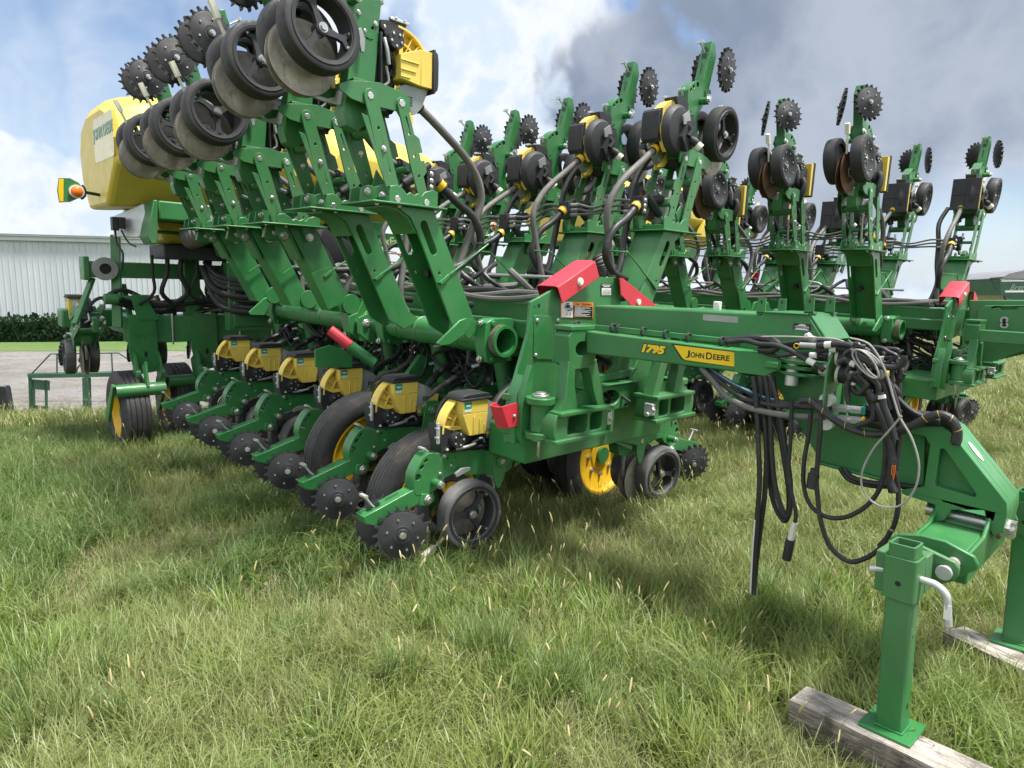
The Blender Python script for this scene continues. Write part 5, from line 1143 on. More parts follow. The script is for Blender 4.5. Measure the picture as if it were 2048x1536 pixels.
# ------------------------------------------------------------ centre frame, tank, rear wheels
def bellows(b, pts, r_, pitch=.028, n=20):
    P = [Vector(p) for p in pts]; L = sum((P[i+1]-P[i]).length for i in range(len(P)-1)); N = max(8, int(L/pitch))
    # resample a smooth path densely, ring radius alternating
    Q = []
    for i in range(len(P)-1):
        p0 = P[max(i-1,0)]; p1 = P[i]; p2 = P[i+1]; p3 = P[min(i+2,len(P)-1)]; k = max(2, int(N*2*(p2-p1).length/L))
        for j in range(k):
            t = j/k; Q.append(.5*((2*p1)+(p2-p0)*t+(2*p0-5*p1+4*p2-p3)*t*t+(3*p1-p0-3*p2+p3)*t**3))
    b.tube(Q, r_, n, 1, rad=lambda i, m: r_*(1.0 if i % 2 else .90))
def centre():
    b = MB(); b.use(GREEN); b.box((-5.65,-.17,.78), (-5.33,2.79,1.10)); rec('rear_toolbar', b, .02)
    b = MB(); b.use(GREEN); b.box((-6.6,-.66,.90), (-6.3,.05,1.12)); b.box((-6.6,2.5,.90), (-6.3,3.28,1.12)); rec('rear_toolbar', b, .02)
    b = MB(); b.use(GREEN); b.box((-6.6,-.10,.84), (-5.6,.05,1.08)); b.box((-6.6,2.57,.84), (-5.6,2.72,1.08)); rec('frame_link', b, .02)
    for y in (.29,.55,1.08,1.5,1.9,2.3):
        b = MB(); b.use(STEEL); b.tube([(-5.33,y,.77),(-5.318,y,.79),(-5.318,y,1.09),(-5.33,y,1.11)], .011, 8, 2); rec('u_bolt', b)
    for y in (-.04, .64, 1.98, 2.66):
        b = MB(); b.use(GREEN)
        o = [(y-.13,1.12),(y+.14,1.12),(y+.15,.70),(y+.12,.45),(y-.10,.42),(y-.15,.70)]
        b.px([o], -5.32, -5.28); b.px(rrect(y-.09,.88,y+.10,1.03,.03), -5.28, -5.27)
        b.use(DECB); b.px([slot(y+.02,.66,90,.07,.018,5)], -5.279, -5.2785); b.use(GREEN)
        for s in (-.12, .13): b.py([(-5.30,.70),(-5.18,.62),(-5.10,.30),(-5.16,.16),(-5.28,.22),(-5.32,.45)], y+s, y+s+.025); b.tube([(-5.18,y+s-.01,.44),(-5.18,y+s+.04,.44)], .075, 20, 1)
        rec('wheel_bracket', b, .008)
    for (yc, x) in ((-.22,-5.35),(.42,-5.75),(2.1,-5.75),(2.85,-5.35)):
        b = tyre_mesh(.49, .30, .28); b.xform(Matrix.Translation((x,yc,-.02)) @ Matrix.Rotation(R(-90), 4, 'Z')); rec('rear_wheel', b)
        b = MB(); b.use(GREEN); b.tube([(x+.38,yc-.20,.30),(x+.38,yc+.30,.30)], .075, 22, 1); b.py([(x+.42,.36),(x+.34,.38),(x-.06,-.02),(x-.02,-.10),(x+.06,-.10)], yc-.23, yc-.20); b.use(DECB); b.tube([(x+.38,yc-.2008,.30),(x+.38,yc-.199,.30)], .055, 20, 1); b.use(GREEN); b.py([(x+.46,.34),(x+.34,.38),(x+.28,.55),(x+.40,.62)], yc+.1, yc+.125); rec('wheel_fork', b, .006)
    # upper cross bar with roller, struts
    b = MB(); b.use(GREEN); b.box((-5.62,-.50,1.53), (-5.42,3.1,1.71)); b.px([(-.56,1.50),(-.50,1.50),(-.50,1.76),(-.56,1.76)], -5.64, -5.40); rec('upper_cross_bar', b, .012)
    b = MB(); b.use(CAST); b.lathe([(.06,-.03),(.125,-.03),(.13,0),(.125,.03),(.06,.03)], (-5.38,-.36,1.63), (1,0,0), 30); b.use(DECB); b.disc((-5.40,-.36,1.63), (1,0,0), .06, .05); rec('roller', b)
    for p, q, w_ in (((150,648),(185,556),.07),((235,655),(231,470),.10),((262,640),(246,568),.06),((385,556),(470,700),.05),((540,560),(500,700),.07)):
        b = MB(); b.use(GREEN); b.bar(PX(*p,-5.38), PX(*q,-5.50), w_, w_*.55); rec('strut', b, .008)
    b = MB(); b.use(GREEN); b.px(LX([(236,592),(262,600),(275,640),(320,640),(300,610),(290,590)], -5.3), -5.3, -5.27); b.tube([PX(208,598,-5.3), PX(236,598,-5.3)], .06, 14, 1); rec('hinge_bracket', b, .006)
    b = MB(); b.use(GREEN); b.bar((-5.3,1.31,1.2), (-.1,1.31,1.2), .10, .22); rec('centre_beam', b, .015)
    for y in (.55, 2.07):
        b = MB(); b.use(GREEN); b.box((-5.5,y-.09,1.10), (-5.36,y+.09,2.3)); rec('tank_post', b, .012)
    b = MB(); b.use(GREEN); b.box((-4.9,.75,.95), (-4.75,1.9,1.75)); b.box((-4.75,.80,1.0), (-4.73,1.3,1.6)); rec('frame_wall', b, .015)
    # tank: a rounded hull lofted along Y
    sec = []
    base = [(-4.42,2.78),(-4.40,3.05),(-4.62,3.34),(-5.0,3.48),(-5.6,3.48),(-6.0,3.32),(-6.15,3.0),(-6.1,2.7),(-5.8,2.34),(-4.9,2.34)]
    cx, cz = -5.25, 2.75
    for y, sx, sz, dz in ((-.40,.90,.86,-.10),(-.34,.97,.93,-.08),(-.20,1.0,.98,-.05),(.0,1.0,1.0,-.02),(.55,1.0,1.03,.03),(1.2,1.0,1.06,.06),(1.32,1.0,1.07,.06),(2.0,1.0,1.06,.05),(2.8,1.0,1.03,.04),(3.3,.99,.97,.03),(3.6,.94,.86,.02),(3.76,.84,.72,.01),(3.80,.5,.5,.0)):
        sec.append([(cx+(x-cx)*sx, y, cz+(z-cz)*sz+dz) for x, z in base])
    b = MB(); b.use(TANKY); n = len(base); v = [p for s_ in sec for p in s_]
    b.add(v, [(i*n+j, i*n+(j+1) % n, (i+1)*n+(j+1) % n, (i+1)*n+j) for i in range(len(sec)-1) for j in range(n)]+[tuple(range(n-1,-1,-1)), tuple(range((len(sec)-1)*n, len(sec)*n))])
    rec('seed_tank', b, .03, sharp=18)
    b = MB(); b.use(TANKY); b.box((-4.398,-.02,2.86),(-4.37,.48,3.02)); 
    for y0 in (.75, 1.65, 2.45): b.px([(y0,2.55),(y0+.25,2.55),(y0+.55,3.0),(y0+.38,3.18)], -4.47, -4.385)
    rec('tank_rib', b, .012)
    b = MB(); b.use(CAST); b.tube([(-5.2,.48,3.5),(-5.2,.48,3.56)], .22, 28, 1); b.tube([(-5.2,2.1,3.48),(-5.2,2.1,3.56)], .22, 28, 1); rec('tank_lid', b, .008)
    b = MB(); b.use(DECW); 
    yq = -.425
    qd = PY(207,275,-.40); M_ = frame_m((qd.x, -.401, qd.z), Vector((1,0,0)), Vector((0,0,1)))
    lp = rrect(-.42,-.22,.42,.22,.06,4); b.use(mat('glossy_decal', (.60,.52,.20), .2, var=.04)); b.add([M_ @ Vector((p[0],p[1],.002)) for p in lp], [tuple(range(len(lp)))]); rec('tank_decal', b)
    t = text_mesh('JOHN DEERE', .155, .004, mat('worn_teal_print', (.16,.36,.26), .4)); t.transform(frame_m((qd.x+.02,-.4065,qd.z+.06), Vector((1,0,0)), Vector((0,0,1)))); REC.append(('lettering', t, 0, None, None))
    # cradle under the tank
    b = MB(); b.use(GREEN); b.box((-4.80,-.02,2.16),(-4.50,2.7,2.36)); rec('tank_cradle', b, .02)
    b = MB(); b.use(GREEN); b.px([(-.02,2.36),(-.06,2.36),(-.14,1.98),(-.10,1.9),(-.04,1.92)], -4.8, -4.5); b.box((-5.8,-.05,2.2),(-5.65,2.7,2.34)); rec('tank_cradle', b, .012)
    b = MB(); b.use(TANKY); v = [(-4.8,.0,2.3),(-5.7,.0,2.3),(-5.7,2.7,2.3),(-4.8,2.7,2.3),(-4.9,.15,1.93),(-5.5,.15,1.93),(-5.5,2.5,1.93),(-4.9,2.5,1.93)]; b.add(v, [(0,1,2,3),(7,6,5,4),(0,4,5,1),(1,5,6,2),(2,6,7,3),(3,7,4,0)]); rec('tank_sump', b, .05)
    b = MB(); b.use(GREEN)
    for z, x in ((2.17,-4.82),(2.05,-4.86)): b.tube([(x,-.02,z),(x,.25,z),(x-.02,.42,z-.03),(x-.02,.55,z-.10),(x-.02,1.6,z-.11)], .018, 8, 3)
    rec('tank_strap', b)
    b = MB(); b.use(BLK); b.box((-5.4,.1,1.76),(-4.8,2.4,1.92)); rec('meter_manifold', b, .02)
    b = MB(); b.use(GALV); P = [(-5.1,-.30,2.20),(-4.75,-.10,2.33),(-4.72,-.06,2.05),(-4.78,-.16,1.98),(-5.1,-.32,1.98)]; b.add(P+[(x-.02,y+.05,z) for x, y, z in P], [(0,1,2,3,4),(9,8,7,6,5)]+[(i,(i+1) % 5,(i+1) % 5+5,i+5) for i in range(5)]); rec('tank_end_plate', b, .006)
    b = MB(); b.use(BLK); b.box((-5.0,-.36,2.04),(-4.9,-.30,2.18)); b.box((-4.95,-.30,2.06),(-4.88,-.24,2.18)); b.tube([(-4.95,-.33,2.05),(-4.95,-.32,1.9),(-4.9,-.28,1.8),(-4.92,-.30,1.62)], .012, 6); b.tube([(-4.92,-.28,2.05),(-4.9,-.22,1.92),(-4.85,-.16,1.88)], .010, 6); rec('junction_box', b, .005)
    # marker panel and amber lamp out on an arm
    xm = -5.2
    b = MB(); b.use(GREEN); L = LX([(117,356),(140,356),(158,366),(170,382),(158,396),(140,404),(118,405),(114,380)], xm); b.px([L], xm-.006, xm); b.use(DECY); b.px([LX([(118,358),(127,358),(127,403),(119,403),(116,380)], xm)], xm+.001, xm+.004); rec('marker_panel', b, .002)
    b = MB(); p = PX(154,383,xm+.03); b.use(WHITE); b.tube([p-Vector((.03,0,0)), p+Vector((-.004,0,0))], .07, 28, 1); b.use(ORANGE); b.lathe([(0,.035),(.03,.032),(.045,.022),(.055,.0),(.055,-.01)], p, (1,0,0), 28, closed=False); rec('amber_lamp', b)
    b = MB(); b.use(DECB); b.bar(PX(166,384,xm+.0), PX(200,390,xm-.0), .03, .03); b.tube([PX(164,370,xm), PX(170,378,xm), PX(170,392,xm), PX(162,398,xm)], .012, 6, 2); rec('lamp_arm', b)
    # air ducts, fan, hose bundles
    b = MB(); b.use(HOSEG); bellows(b, [PX(378,476,-4.7), PX(400,468,-4.55), PX(425,455,-4.5), PX(444,470,-4.6), PX(452,500,-4.8)], .13); rec('air_duct', b)
    b = MB(); b.use(HOSEG); bellows(b, [PX(505,470,-4.5), PX(514,490,-4.45), PX(522,520,-4.5), PX(535,545,-4.6)], .12); rec('air_duct', b)
    b = MB(); b.use(CAST); c = PX(592,480,-4.3); b.lathe([(0,-.10),(.30,-.10),(.36,-.04),(.36,.05),(.28,.10),(.12,.12),(0,.12)], c, (.5,-.8,.2), 36, closed=False)
    for k in range(6): e = Matrix.Rotation(R(60*k), 3, Vector((.5,-.8,.2))) @ Vector((.2,.3,.75)).normalized(); nn = Vector((.5,-.8,.2)).normalized(); b.bar(c+e*.08+nn*.118, c+e*.27+nn*.106, .03, .02, up=nn)
    b.use(GREEN); b.tube([c+Vector((.05,-.1,.12)), c+Vector((.15,-.12,.22))], .16, 24, 1); rec('fan', b)
    b = MB(); b.use(BLK); c = PX(648,492,-3.9); b.lathe([(0,-.08),(.30,-.08),(.33,-.05),(.33,.03),(.26,.06),(.10,.07),(0,.07)], c, (.7,-.7,.0), 36, closed=False); c = PX(905,502,-3.6); b2 = MB(); b2.use(BLK); b2.lathe([(0,-.08),(.30,-.08),(.33,-.05),(.33,.03),(.26,.06),(.10,.07),(0,.07)], c, (.9,-.4,.0), 36, closed=False); rec('vacuum_fan', b); rec('vacuum_fan', b2)
    b = MB(); b.use(CAST); b.lathe([(0,-.06),(.32,-.06),(.38,-.02),(.38,.04),(.30,.09),(.14,.10),(.12,.05),(0,.05)], PX(1325,510,-4.4), (1,-.4,.1), 36, closed=False)
    for k in range(8): e = Vector((0,math.cos(R(45*k)),math.sin(R(45*k)))); q = PX(1325,510,-4.4); b.bar(q+e*.12+Vector((.10,-.04,0)), q+e*.33+Vector((.07,-.03,0)), .02, .02)
    rec('fan', b)
    R2 = random.Random(5)
    for i in range(7):                                       # hose bundle slung under the tank
        b = MB(); b.use(HOSE); z = 1.58-.055*i; y = R2.uniform(.55,.62); P = [(-5.0,y,1.75-.02*i),(-4.85,y+.08,z+.02),(-4.7,y+.35,z-.06+R2.uniform(-.03,.03)),(-4.65,y+.75,z-.04),(-4.7,y+1.1,z+.06),(-4.6,y+1.3,z+.02)]
        b.tube(P, .040, 10, 4); rec('hose_bundle', b)
    for i in range(9):
        b = MB(); b.use(HOSE); y = .05+.16*i; b.tube([(-5.1,y,1.8),(-5.12,y+R2.uniform(-.04,.04),1.6),(-5.15,y+R2.uniform(-.10,.10),1.38),(-5.3,y+R2.uniform(-.12,.12),1.22),(-5.5,y,1.12)], R2.choice((.018,.026,.03)), 8); rec('delivery_hose', b)
    for i in range(10):
        b = MB(); b.use(HOSE if i % 3 else HOSEG); z = 1.14+.012*i; y = R2.uniform(-.35,.0); b.tube([(-5.45+R2.uniform(-.1,.1),y,z+.1),(-5.4,y+.3,z),(-5.4+R2.uniform(-.05,.05),y+.7,z+R2.uniform(-.01,.05)),(-5.3,y+1.1,z+R2.uniform(0,.08)),(-5.0,y+1.6,z+.1)], R2.choice((.012,.018,.022)), 8); rec('hydraulic_hose', b)
    b = MB(); b.use(HOSE); b.tube([PX(205,600,-5.4),PX(222,587,-5.4),PX(245,580,-5.4),PX(270,588,-5.4),PX(300,605,-5.4)], .025, 8); b.tube([PX(180,610,-5.4),PX(200,596,-5.4),PX(240,600,-5.4)], .02, 8); rec('hydraulic_hose', b)
    b = MB(); b.use(GREEN); b.box((-4.65,2.25,2.04),(-4.60,3.1,2.22)); b.box((-4.65,2.3,1.6),(-4.62,2.9,1.8)); rec('name_panel', b, .006)
    o = PX(1042,490,-4.58); t = text_mesh('MaxEmerge', .145, .003, DECG, align='LEFT'); t.transform(frame_m((-4.597,2.60,2.115), Vector((0,1,0)), Vector((0,0,1)))); REC.append(('lettering', t, 0, None, 1))
    for i in range(14):                                      # pipes and looms above the tongue, seen between the lift arms
        b = MB(); b.use(HOSEG if i % 3 == 0 else HOSE); x = -.4-.3*i; b.tube([(x,1.45,1.60),(x-.1,1.3,1.66+R2.uniform(0,.1)),(x-.25,1.55,1.70+R2.uniform(-.05,.15)),(x-.45,1.35,1.62),(x-.7,1.5,1.58)], R2.choice((.014,.02,.026)), 8); rec('hydraulic_hose', b)
    b = MB(); b.use(CAST); b.tube([(-.3,1.66,1.72),(-4.4,1.66,1.72)], .014, 8, 1); rec('steel_pipe', b)
    b = MB(); b.use(GREEN); b.bar((-1.9,1.3,1.56),(-1.7,1.45,1.82), .10, .05); b.bar((-1.75,1.44,1.8),(-1.45,1.5,1.72), .05, .03); b.use(CAST); b.tube([(-1.6,1.4,1.62),(-1.45,1.5,1.78),(-1.2,1.52,1.74),(-1.4,1.44,1.6)], .014, 8, 3); rec('latch_linkage', b, .005)
    b = MB(); b.use(RED); b.prism([(0,0),(.14,0),(.14,.07),(.125,.085),(.0,.085),(0,.078),(.12,.078),(.132,.066),(.132,.008),(0,.008)], ((-2.2,1.30,1.80),(.3,1,0),(0,0,1),(1,-.3,0)), -.02, .16)
    rec('cylinder_lock', b, .002, label='small red lock stowed between the lift arms')
    b = MB(); b.use(RED); b.tube([PX(660,660,-1.6), PX(700,691,-1.5)], .042, 18, 1); rec('cylinder_lock', b, label='dark red round lock under the turning tube')
    b = MB(); b.use(GREEN); b.tube([PX(700,691,-1.5), PX(750,728,-1.4)], .045, 18, 1); b.px([LX([(630,700),(660,690),(690,700),(705,715),(705,735),(632,735)], -1.3)], -1.32, -1.30); rec('wheel_lift_cylinder', b, .004)
centre()
# place the shared parts
P1 = empty('planter', MP.copy()); tag(P1, 'near green folding planter with 1795 on its draft link, hitch resting on two jacks', 'planter', 'folding planters parked side by side')
P2 = empty('planter', MP @ Matrix.Translation(OFF2)); tag(P2, 'second green folding planter parked beyond, dish-shaped gauge wheels, cut by the right edge', 'planter', 'folding planters parked side by side')
for root, idx in ((P1, 1), (P2, 2)):
    for name, me, bev, label, only in REC:
        if only and only != idx: continue
        link(name, me, root, Matrix.Translation((0, 1.25, 0)) if idx == 2 and name in ('seed_tank', 'tank_rib', 'tank_cradle', 'tank_sump', 'tank_strap', 'tank_lid') else None, bevel=bev, label=label)
for root, dish in ((P1, False), (P2, True)):
    for k in range(6): place_unit(root, unit_matrix(1, k, False), dish=dish) if not dish or k < 5 else None
    for k in range(5): place_unit(root, unit_matrix(1, k, True), True, dish=dish, label='row unit folded up on its lift arm')
    for k in range(4): place_unit(root, unit_matrix(-1, k, False), dish=dish)
    for k in range(5): place_unit(root, unit_matrix(-1, k, True), True, dish=dish, label='row unit folded up on its lift arm')
    for y in (-.47, .30, 1.06, 1.82, 2.58):
        place_unit(root, Matrix.Translation((-6.85, y, .30)) @ Matrix.Rotation(R(-90), 4, 'Z'), dish=dish, label='row unit hanging from the rear toolbar')

# ------------------------------------------------------------ timber under the jacks
def wood_mat():
    m = bpy.data.materials.new('weathered_timber'); m.use_nodes = True; t = NT(m.node_tree); b = t.n['Principled BSDF']
    o = t.new('ShaderNodeTexCoord').outputs['Object']
    g = t.vmath('MULTIPLY', o, (1.2, 14, 14))
    n1 = t.noise(g, 3.0, 8, .7, dist=.6); n2 = t.noise(o, 6, 6, .65); n3 = t.noise(t.vmath('MULTIPLY', o, (2.0, 30, 30)), 4.0, 4, .6)
    c = t.mix(t.mapr(n1, .3, .7), (.11, .085, .065, 1), (.36, .325, .285, 1))
    c = t.mix(t.mapr(n2, .45, .62, 0, .85), c, (.06, .046, .036, 1))
    c = t.mix(t.mapr(n3, .56, .66, 0, .85), c, (.05, .04, .032, 1))
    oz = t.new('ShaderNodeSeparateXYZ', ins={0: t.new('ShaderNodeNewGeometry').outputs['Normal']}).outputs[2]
    top_pale = t.math('MULTIPLY', t.mapr(oz, .55, .9), t.mapr(n2, .40, .62, .95, .25))      # paler on faces that point up, darker brown on the flanks
    c = t.mix(top_pale, c, t.mix(t.mapr(n1, .35, .65), (.25, .225, .195, 1), (.52, .48, .43, 1)))
    c = t.mix(t.mapr(n3, .60, .68, 0, .8), c, (.06, .05, .042, 1))
    t.set(b, 'Base Color', c); t.set(b, 'Roughness', .9)
    bn = t.new('ShaderNodeBump', ins={'Strength': .9, 'Distance': .006, 'Height': t.math('ADD', n1, n3)}); t.set(b, 'Normal', bn.outputs[0]); return m
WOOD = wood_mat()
def timber(A, B, far, width, H, L, label):
    d = (far-B); d.z = 0; d.normalize(); n = Vector((-d.y, d.x, 0)); 
    if n.dot(B-A) < 0: n = -n
    o = Vector((A.x, A.y, 0)).lerp(Vector((B.x, B.y, 0)), .5)
    M = Matrix.Identity(4)
    for i in range(3): M[i][0] = d[i]; M[i][1] = n[i]; M[i][2] = (0,0,1)[i]; M[i][3] = o[i]
    bm = bmesh.new(); N = 34; W_ = 6; rr = random.Random(int(H*1000))
    vs = {}
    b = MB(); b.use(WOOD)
    ring = rrect(-width/2, 0, width/2, H, .007, 2); m = len(ring); v = []
    for i in range(N+1):
        x = L*i/N
        for j, (y, z) in enumerate(ring):
            w_ = .5*mnoise.noise(Vector((x*3, y*9, z*9+H)))+.5*mnoise.noise(Vector((x*9, y*25, z*25)))
            e = 1.0
            if i in (0, N): e = .985
            v.append((x+(.010*mnoise.noise(Vector((y*30, z*30, 5.)))) if i in (0, N) else x, y*e+.004*w_, max(-.02, z*e+.004*w_)))
    b.add(v, [(i*m+j, (i+1)*m+j, (i+1)*m+(j+1) % m, i*m+(j+1) % m) for i in range(N) for j in range(m)]+[tuple(range(m)), tuple(range((N+1)*m-1, N*m-1, -1))])
    me = b.mesh('timber_block', 40); o_ = bpy.data.objects.new('timber_block', me); col.objects.link(o_); o_.matrix_world = M
    return tag(o_, label, 'timber', 'timbers under the jack legs'), M.inverted(), width, L
TB = [timber(GW(1575,1395,.165), GW(1620,1372,.165), GW(1975,1530,.165), .15, .165, 1.15, 'long weathered timber under the near jack leg, dark brown side showing'),
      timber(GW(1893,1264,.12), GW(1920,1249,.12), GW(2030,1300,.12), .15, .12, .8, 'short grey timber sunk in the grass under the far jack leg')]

# ------------------------------------------------------------ grass
def blade_mat(name, c0, c1, c2, trans=.35):
    """colour varies from place to place and from blade to blade"""
    m = bpy.data.materials.new(name); m.use_nodes = True; t = NT(m.node_tree); t.n.remove(t.n['Principled BSDF'])
    p = t.new('ShaderNodeNewGeometry').outputs['Position']
    at = t.new('ShaderNodeAttribute', attribute_name='tone').outputs['Fac']
    rnd = t.new('ShaderNodeObjectInfo').outputs['Random']
    c = t.mix(t.mapr(t.noise(p, .75, 4, .6), .35, .65), c0 + (1,), c1 + (1,))
    c = t.mix(t.math('MULTIPLY', at, .9), c, c2 + (1,))
    c = t.mix(t.math('MULTIPLY', rnd, .35), c, tuple(x*.7 for x in c0) + (1,))
    d = t.new('ShaderNodeBsdfDiffuse', ins={'Color': c}); tr = t.new('ShaderNodeBsdfTranslucent', ins={'Color': c})
    g = t.new('ShaderNodeBsdfGlossy', ins={'Color': (.6, .65, .6, 1), 'Roughness': .45})
    m1 = t.new('ShaderNodeMixShader', ins={0: trans, 1: d.outputs[0], 2: tr.outputs[0]})
    m2 = t.new('ShaderNodeMixShader', ins={0: .05, 1: m1.outputs[0], 2: g.outputs[0]})
    t.l.new(m2.outputs[0], t.n['Material Output'].inputs[0]); return m
G_FINE = blade_mat('fine_grass', (.180, .262, .060), (.255, .305, .092), (.42, .385, .19))
G_BROAD = blade_mat('broad_grass', (.175, .30, .042), (.24, .33, .065), (.36, .36, .14), .45)
G_DARK = blade_mat('lush_grass', (.105, .19, .042), (.135, .21, .055), (.22, .25, .09))
G_DRY = blade_mat('dry_thatch', (.36, .29, .19), (.42, .36, .25), (.24, .18, .11), .2)
SEED = blade_mat('seed_head', (.50, .45, .20), (.58, .50, .26), (.42, .35, .16), .2)
FLORET = blade_mat('pale_floret', (.50, .45, .30), (.55, .50, .36), (.4, .33, .2), .2)
gcol = bpy.data.collections.new('grass_tufts')
def tuft(seed, nb, h0, h1, wid, lean, spread, m, segs=4, tone=.25, flat=0.0):
    r_ = random.Random(seed); v = []; f = []; tn = []
    lean0 = r_.uniform(0, 6.28)
    for _ in range(nb):
        a = r_.uniform(0, 6.28); rad = spread*math.sqrt(r_.random()); bx, by = rad*math.cos(a), rad*math.sin(a)
        L = r_.uniform(h0, h1); w_ = wid*r_.uniform(.6, 1.3); dr = lean0+r_.gauss(0, 1.3); ln = lean*r_.uniform(.35, 1.25)
        tv = min(1, max(0, r_.gauss(tone, .28))); sd = (-math.sin(dr), math.cos(dr)); tw = r_.uniform(-.7, .7)
        x, y, z = bx, by, -.01; base = len(v); ang = r_.uniform(.03, .25)+flat
        for i in range(segs+1):
            q = i/segs; ww = w_*(1-q**1.6)*.5+.0003; ca, sa = math.cos(tw*q), math.sin(tw*q)
            ox, oy, oz = sd[0]*ca*ww, sd[1]*ca*ww, sa*ww
            if i < segs: v += [(x-ox, y-oy, z-oz), (x+ox, y+oy, z+oz)]; tn += [tv, tv]
            else: v.append((x, y, z)); tn.append(tv)
            st = L/segs; x += math.cos(dr)*math.sin(ang)*st; y += math.sin(dr)*math.sin(ang)*st; z += math.cos(ang)*st; ang += ln/segs*(1+.6*q)
        for i in range(segs-1): f.append((base+2*i, base+2*i+1, base+2*i+3, base+2*i+2))
        f.append((base+2*segs-2, base+2*segs-1, base+2*segs))
    return v, f, tn
def finish_tuft(name, parts):
    v = []; f = []; tn = []; mi = []; ms = []
    for (pv, pf, pt), m in parts:
        if m not in ms: ms.append(m)
        o = len(v); v += pv; tn += pt; f += [tuple(i+o for i in q) for q in pf]; mi += [ms.index(m)]*len(pf)
    me = bpy.data.meshes.new(name); me.from_pydata(v, [], f)
    for m in ms: me.materials.append(m)
    me.polygons.foreach_set('material_index', mi); me.polygons.foreach_set('use_smooth', [True]*len(f))
    at = me.attributes.new('tone', 'FLOAT', 'POINT'); at.data.foreach_set('value', tn); me.update()
    o = bpy.data.objects.new(name, me); gcol.objects.link(o); return o
def seedstalk(seed, nst, h0, h1):
    r_ = random.Random(seed); v = []; f = []; tn = []; hv = []; hf = []; ht = []
    for _ in range(nst):
        bx, by = r_.gauss(0, .05), r_.gauss(0, .05); dr = r_.uniform(0, 6.28); H = r_.uniform(h0, h1); ln = r_.uniform(.05, .5)
        P = []
        x, y, z, ang = bx, by, 0.0, r_.uniform(0, .22)
        for i in range(6):
            P.append(Vector((x, y, z))); st = H/5; x += math.cos(dr)*math.sin(ang)*st; y += math.sin(dr)*math.sin(ang)*st; z += math.cos(ang)*st; ang += ln/5
        b = MB(); b.tube(P, .0011, 4, 1, caps=False); o = len(v); v += b.v; f += [tuple(i+o for i in q) for q in b.f]; tn += [r_.uniform(0, .5)]*len(b.v)
        d = (P[-1]-P[-2]).normalized(); L = r_.uniform(.032, .06); q = [P[-1]+d*L*k/6+Vector((math.cos(dr), math.sin(dr), -.3))*(.004*(k/6)**2) for k in range(7)]
        b = MB(); b.tube(q, .004, 6, 1, rad=lambda i, n: (.0016, .0036, .0042, .0042, .0040, .0030, .0010)[i]*1.0); o = len(hv); hv += b.v; hf += [tuple(i+o for i in p) for p in b.f]; ht += [r_.uniform(0, 1)]*len(b.v)
    return (v, f, tn), (hv, hf, ht)
def florets(seed, n, h):
    r_ = random.Random(seed); v = []; f = []; tn = []; sv = []; sf = []; st = []
    P0 = Vector((r_.gauss(0,.03), r_.gauss(0,.03), 0)); top = P0+Vector((r_.gauss(0,.06), r_.gauss(0,.06), h))
    b = MB(); b.tube([P0, P0.lerp(top, .5)+Vector((r_.gauss(0,.01), r_.gauss(0,.01), .01)), top], .0009, 4, 2, caps=False); sv += b.v; sf += b.f; st += [.4]*len(b.v)
    for _ in range(n):
        c = top+Vector((r_.gauss(0,.035), r_.gauss(0,.035), r_.uniform(-.10,.03))); d = Vector((r_.gauss(0,1), r_.gauss(0,1), r_.gauss(.4,.6))).normalized(); s = d.orthogonal().normalized(); L = r_.uniform(.006,.012); w_ = .0018; o = len(v)
        v += [tuple(c-d*L/2), tuple(c+s*w_), tuple(c+d*L/2), tuple(c-s*w_), tuple(c+d.cross(s)*w_)]; f += [(o,o+1,o+2,o+3), (o,o+4,o+2)]; tn += [r_.random()]*5
    return (sv, [tuple(q) for q in sf], st), (v, f, tn)
KIND = {}
def reg(kind, parts): KIND.setdefault(kind, []).append(parts)
for i in range(5): reg('fine', [(tuft(10+i, 46, .13, .27, .0028, 1.5, .10, G_FINE), G_FINE), (tuft(60+i, 10, .08, .18, .003, 1.8, .12, G_DRY, tone=.1), G_DRY)])
for i in range(4): reg('swirl', [(tuft(20+i, 44, .18, .34, .0026, 2.3, .10, G_FINE, segs=5, tone=.12), G_FINE), (tuft(25+i, 8, .14, .25, .003, 2.2, .1, G_DARK, segs=5), G_DARK)])
for i in range(4): reg('lush', [(tuft(30+i, 46, .16, .32, .0034, 1.7, .11, G_DARK, segs=5, tone=.1), G_DARK)])
for i in range(4): reg('broad', [(tuft(40+i, 26, .12, .27, .0085, 1.0, .07, G_BROAD), G_BROAD), (tuft(45+i, 14, .10, .2, .003, 1.4, .1, G_FINE), G_FINE)])
for i in range(3): reg('clump', [(tuft(34+i, 46, .26, .46, .0055, 1.1, .06, G_DARK, segs=5, tone=.15), G_DARK), (tuft(37+i, 16, .2, .4, .0075, 1.3, .05, G_BROAD, segs=5), G_BROAD)])
for i in range(3): reg('weed', [(tuft(134+i, 13, .07, .16, .020, 1.5, .03, G_BROAD, segs=4, tone=.05, flat=.35), G_BROAD)])
for i in range(4): reg('dry', [(tuft(50+i, 34, .06, .17, .0026, 2.2, .11, G_DRY, tone=.3, flat=.5), G_DRY), (tuft(55+i, 12, .08, .18, .0026, 1.6, .1, G_FINE, tone=.5), G_FINE)])
for i in range(4):
    s_, h_ = seedstalk(70+i, 3, .26, .46); reg('stalk', [(s_, G_FINE), (h_, SEED)])
for i in range(3):
    s_, h_ = seedstalk(80+i, 1, .42, .62); reg('tall', [(s_, G_FINE), (h_, SEED)])
for i in range(3):
    s_, h_ = florets(90+i, 14, .2); reg('floret', [(s_, G_FINE), (h_, FLORET)])
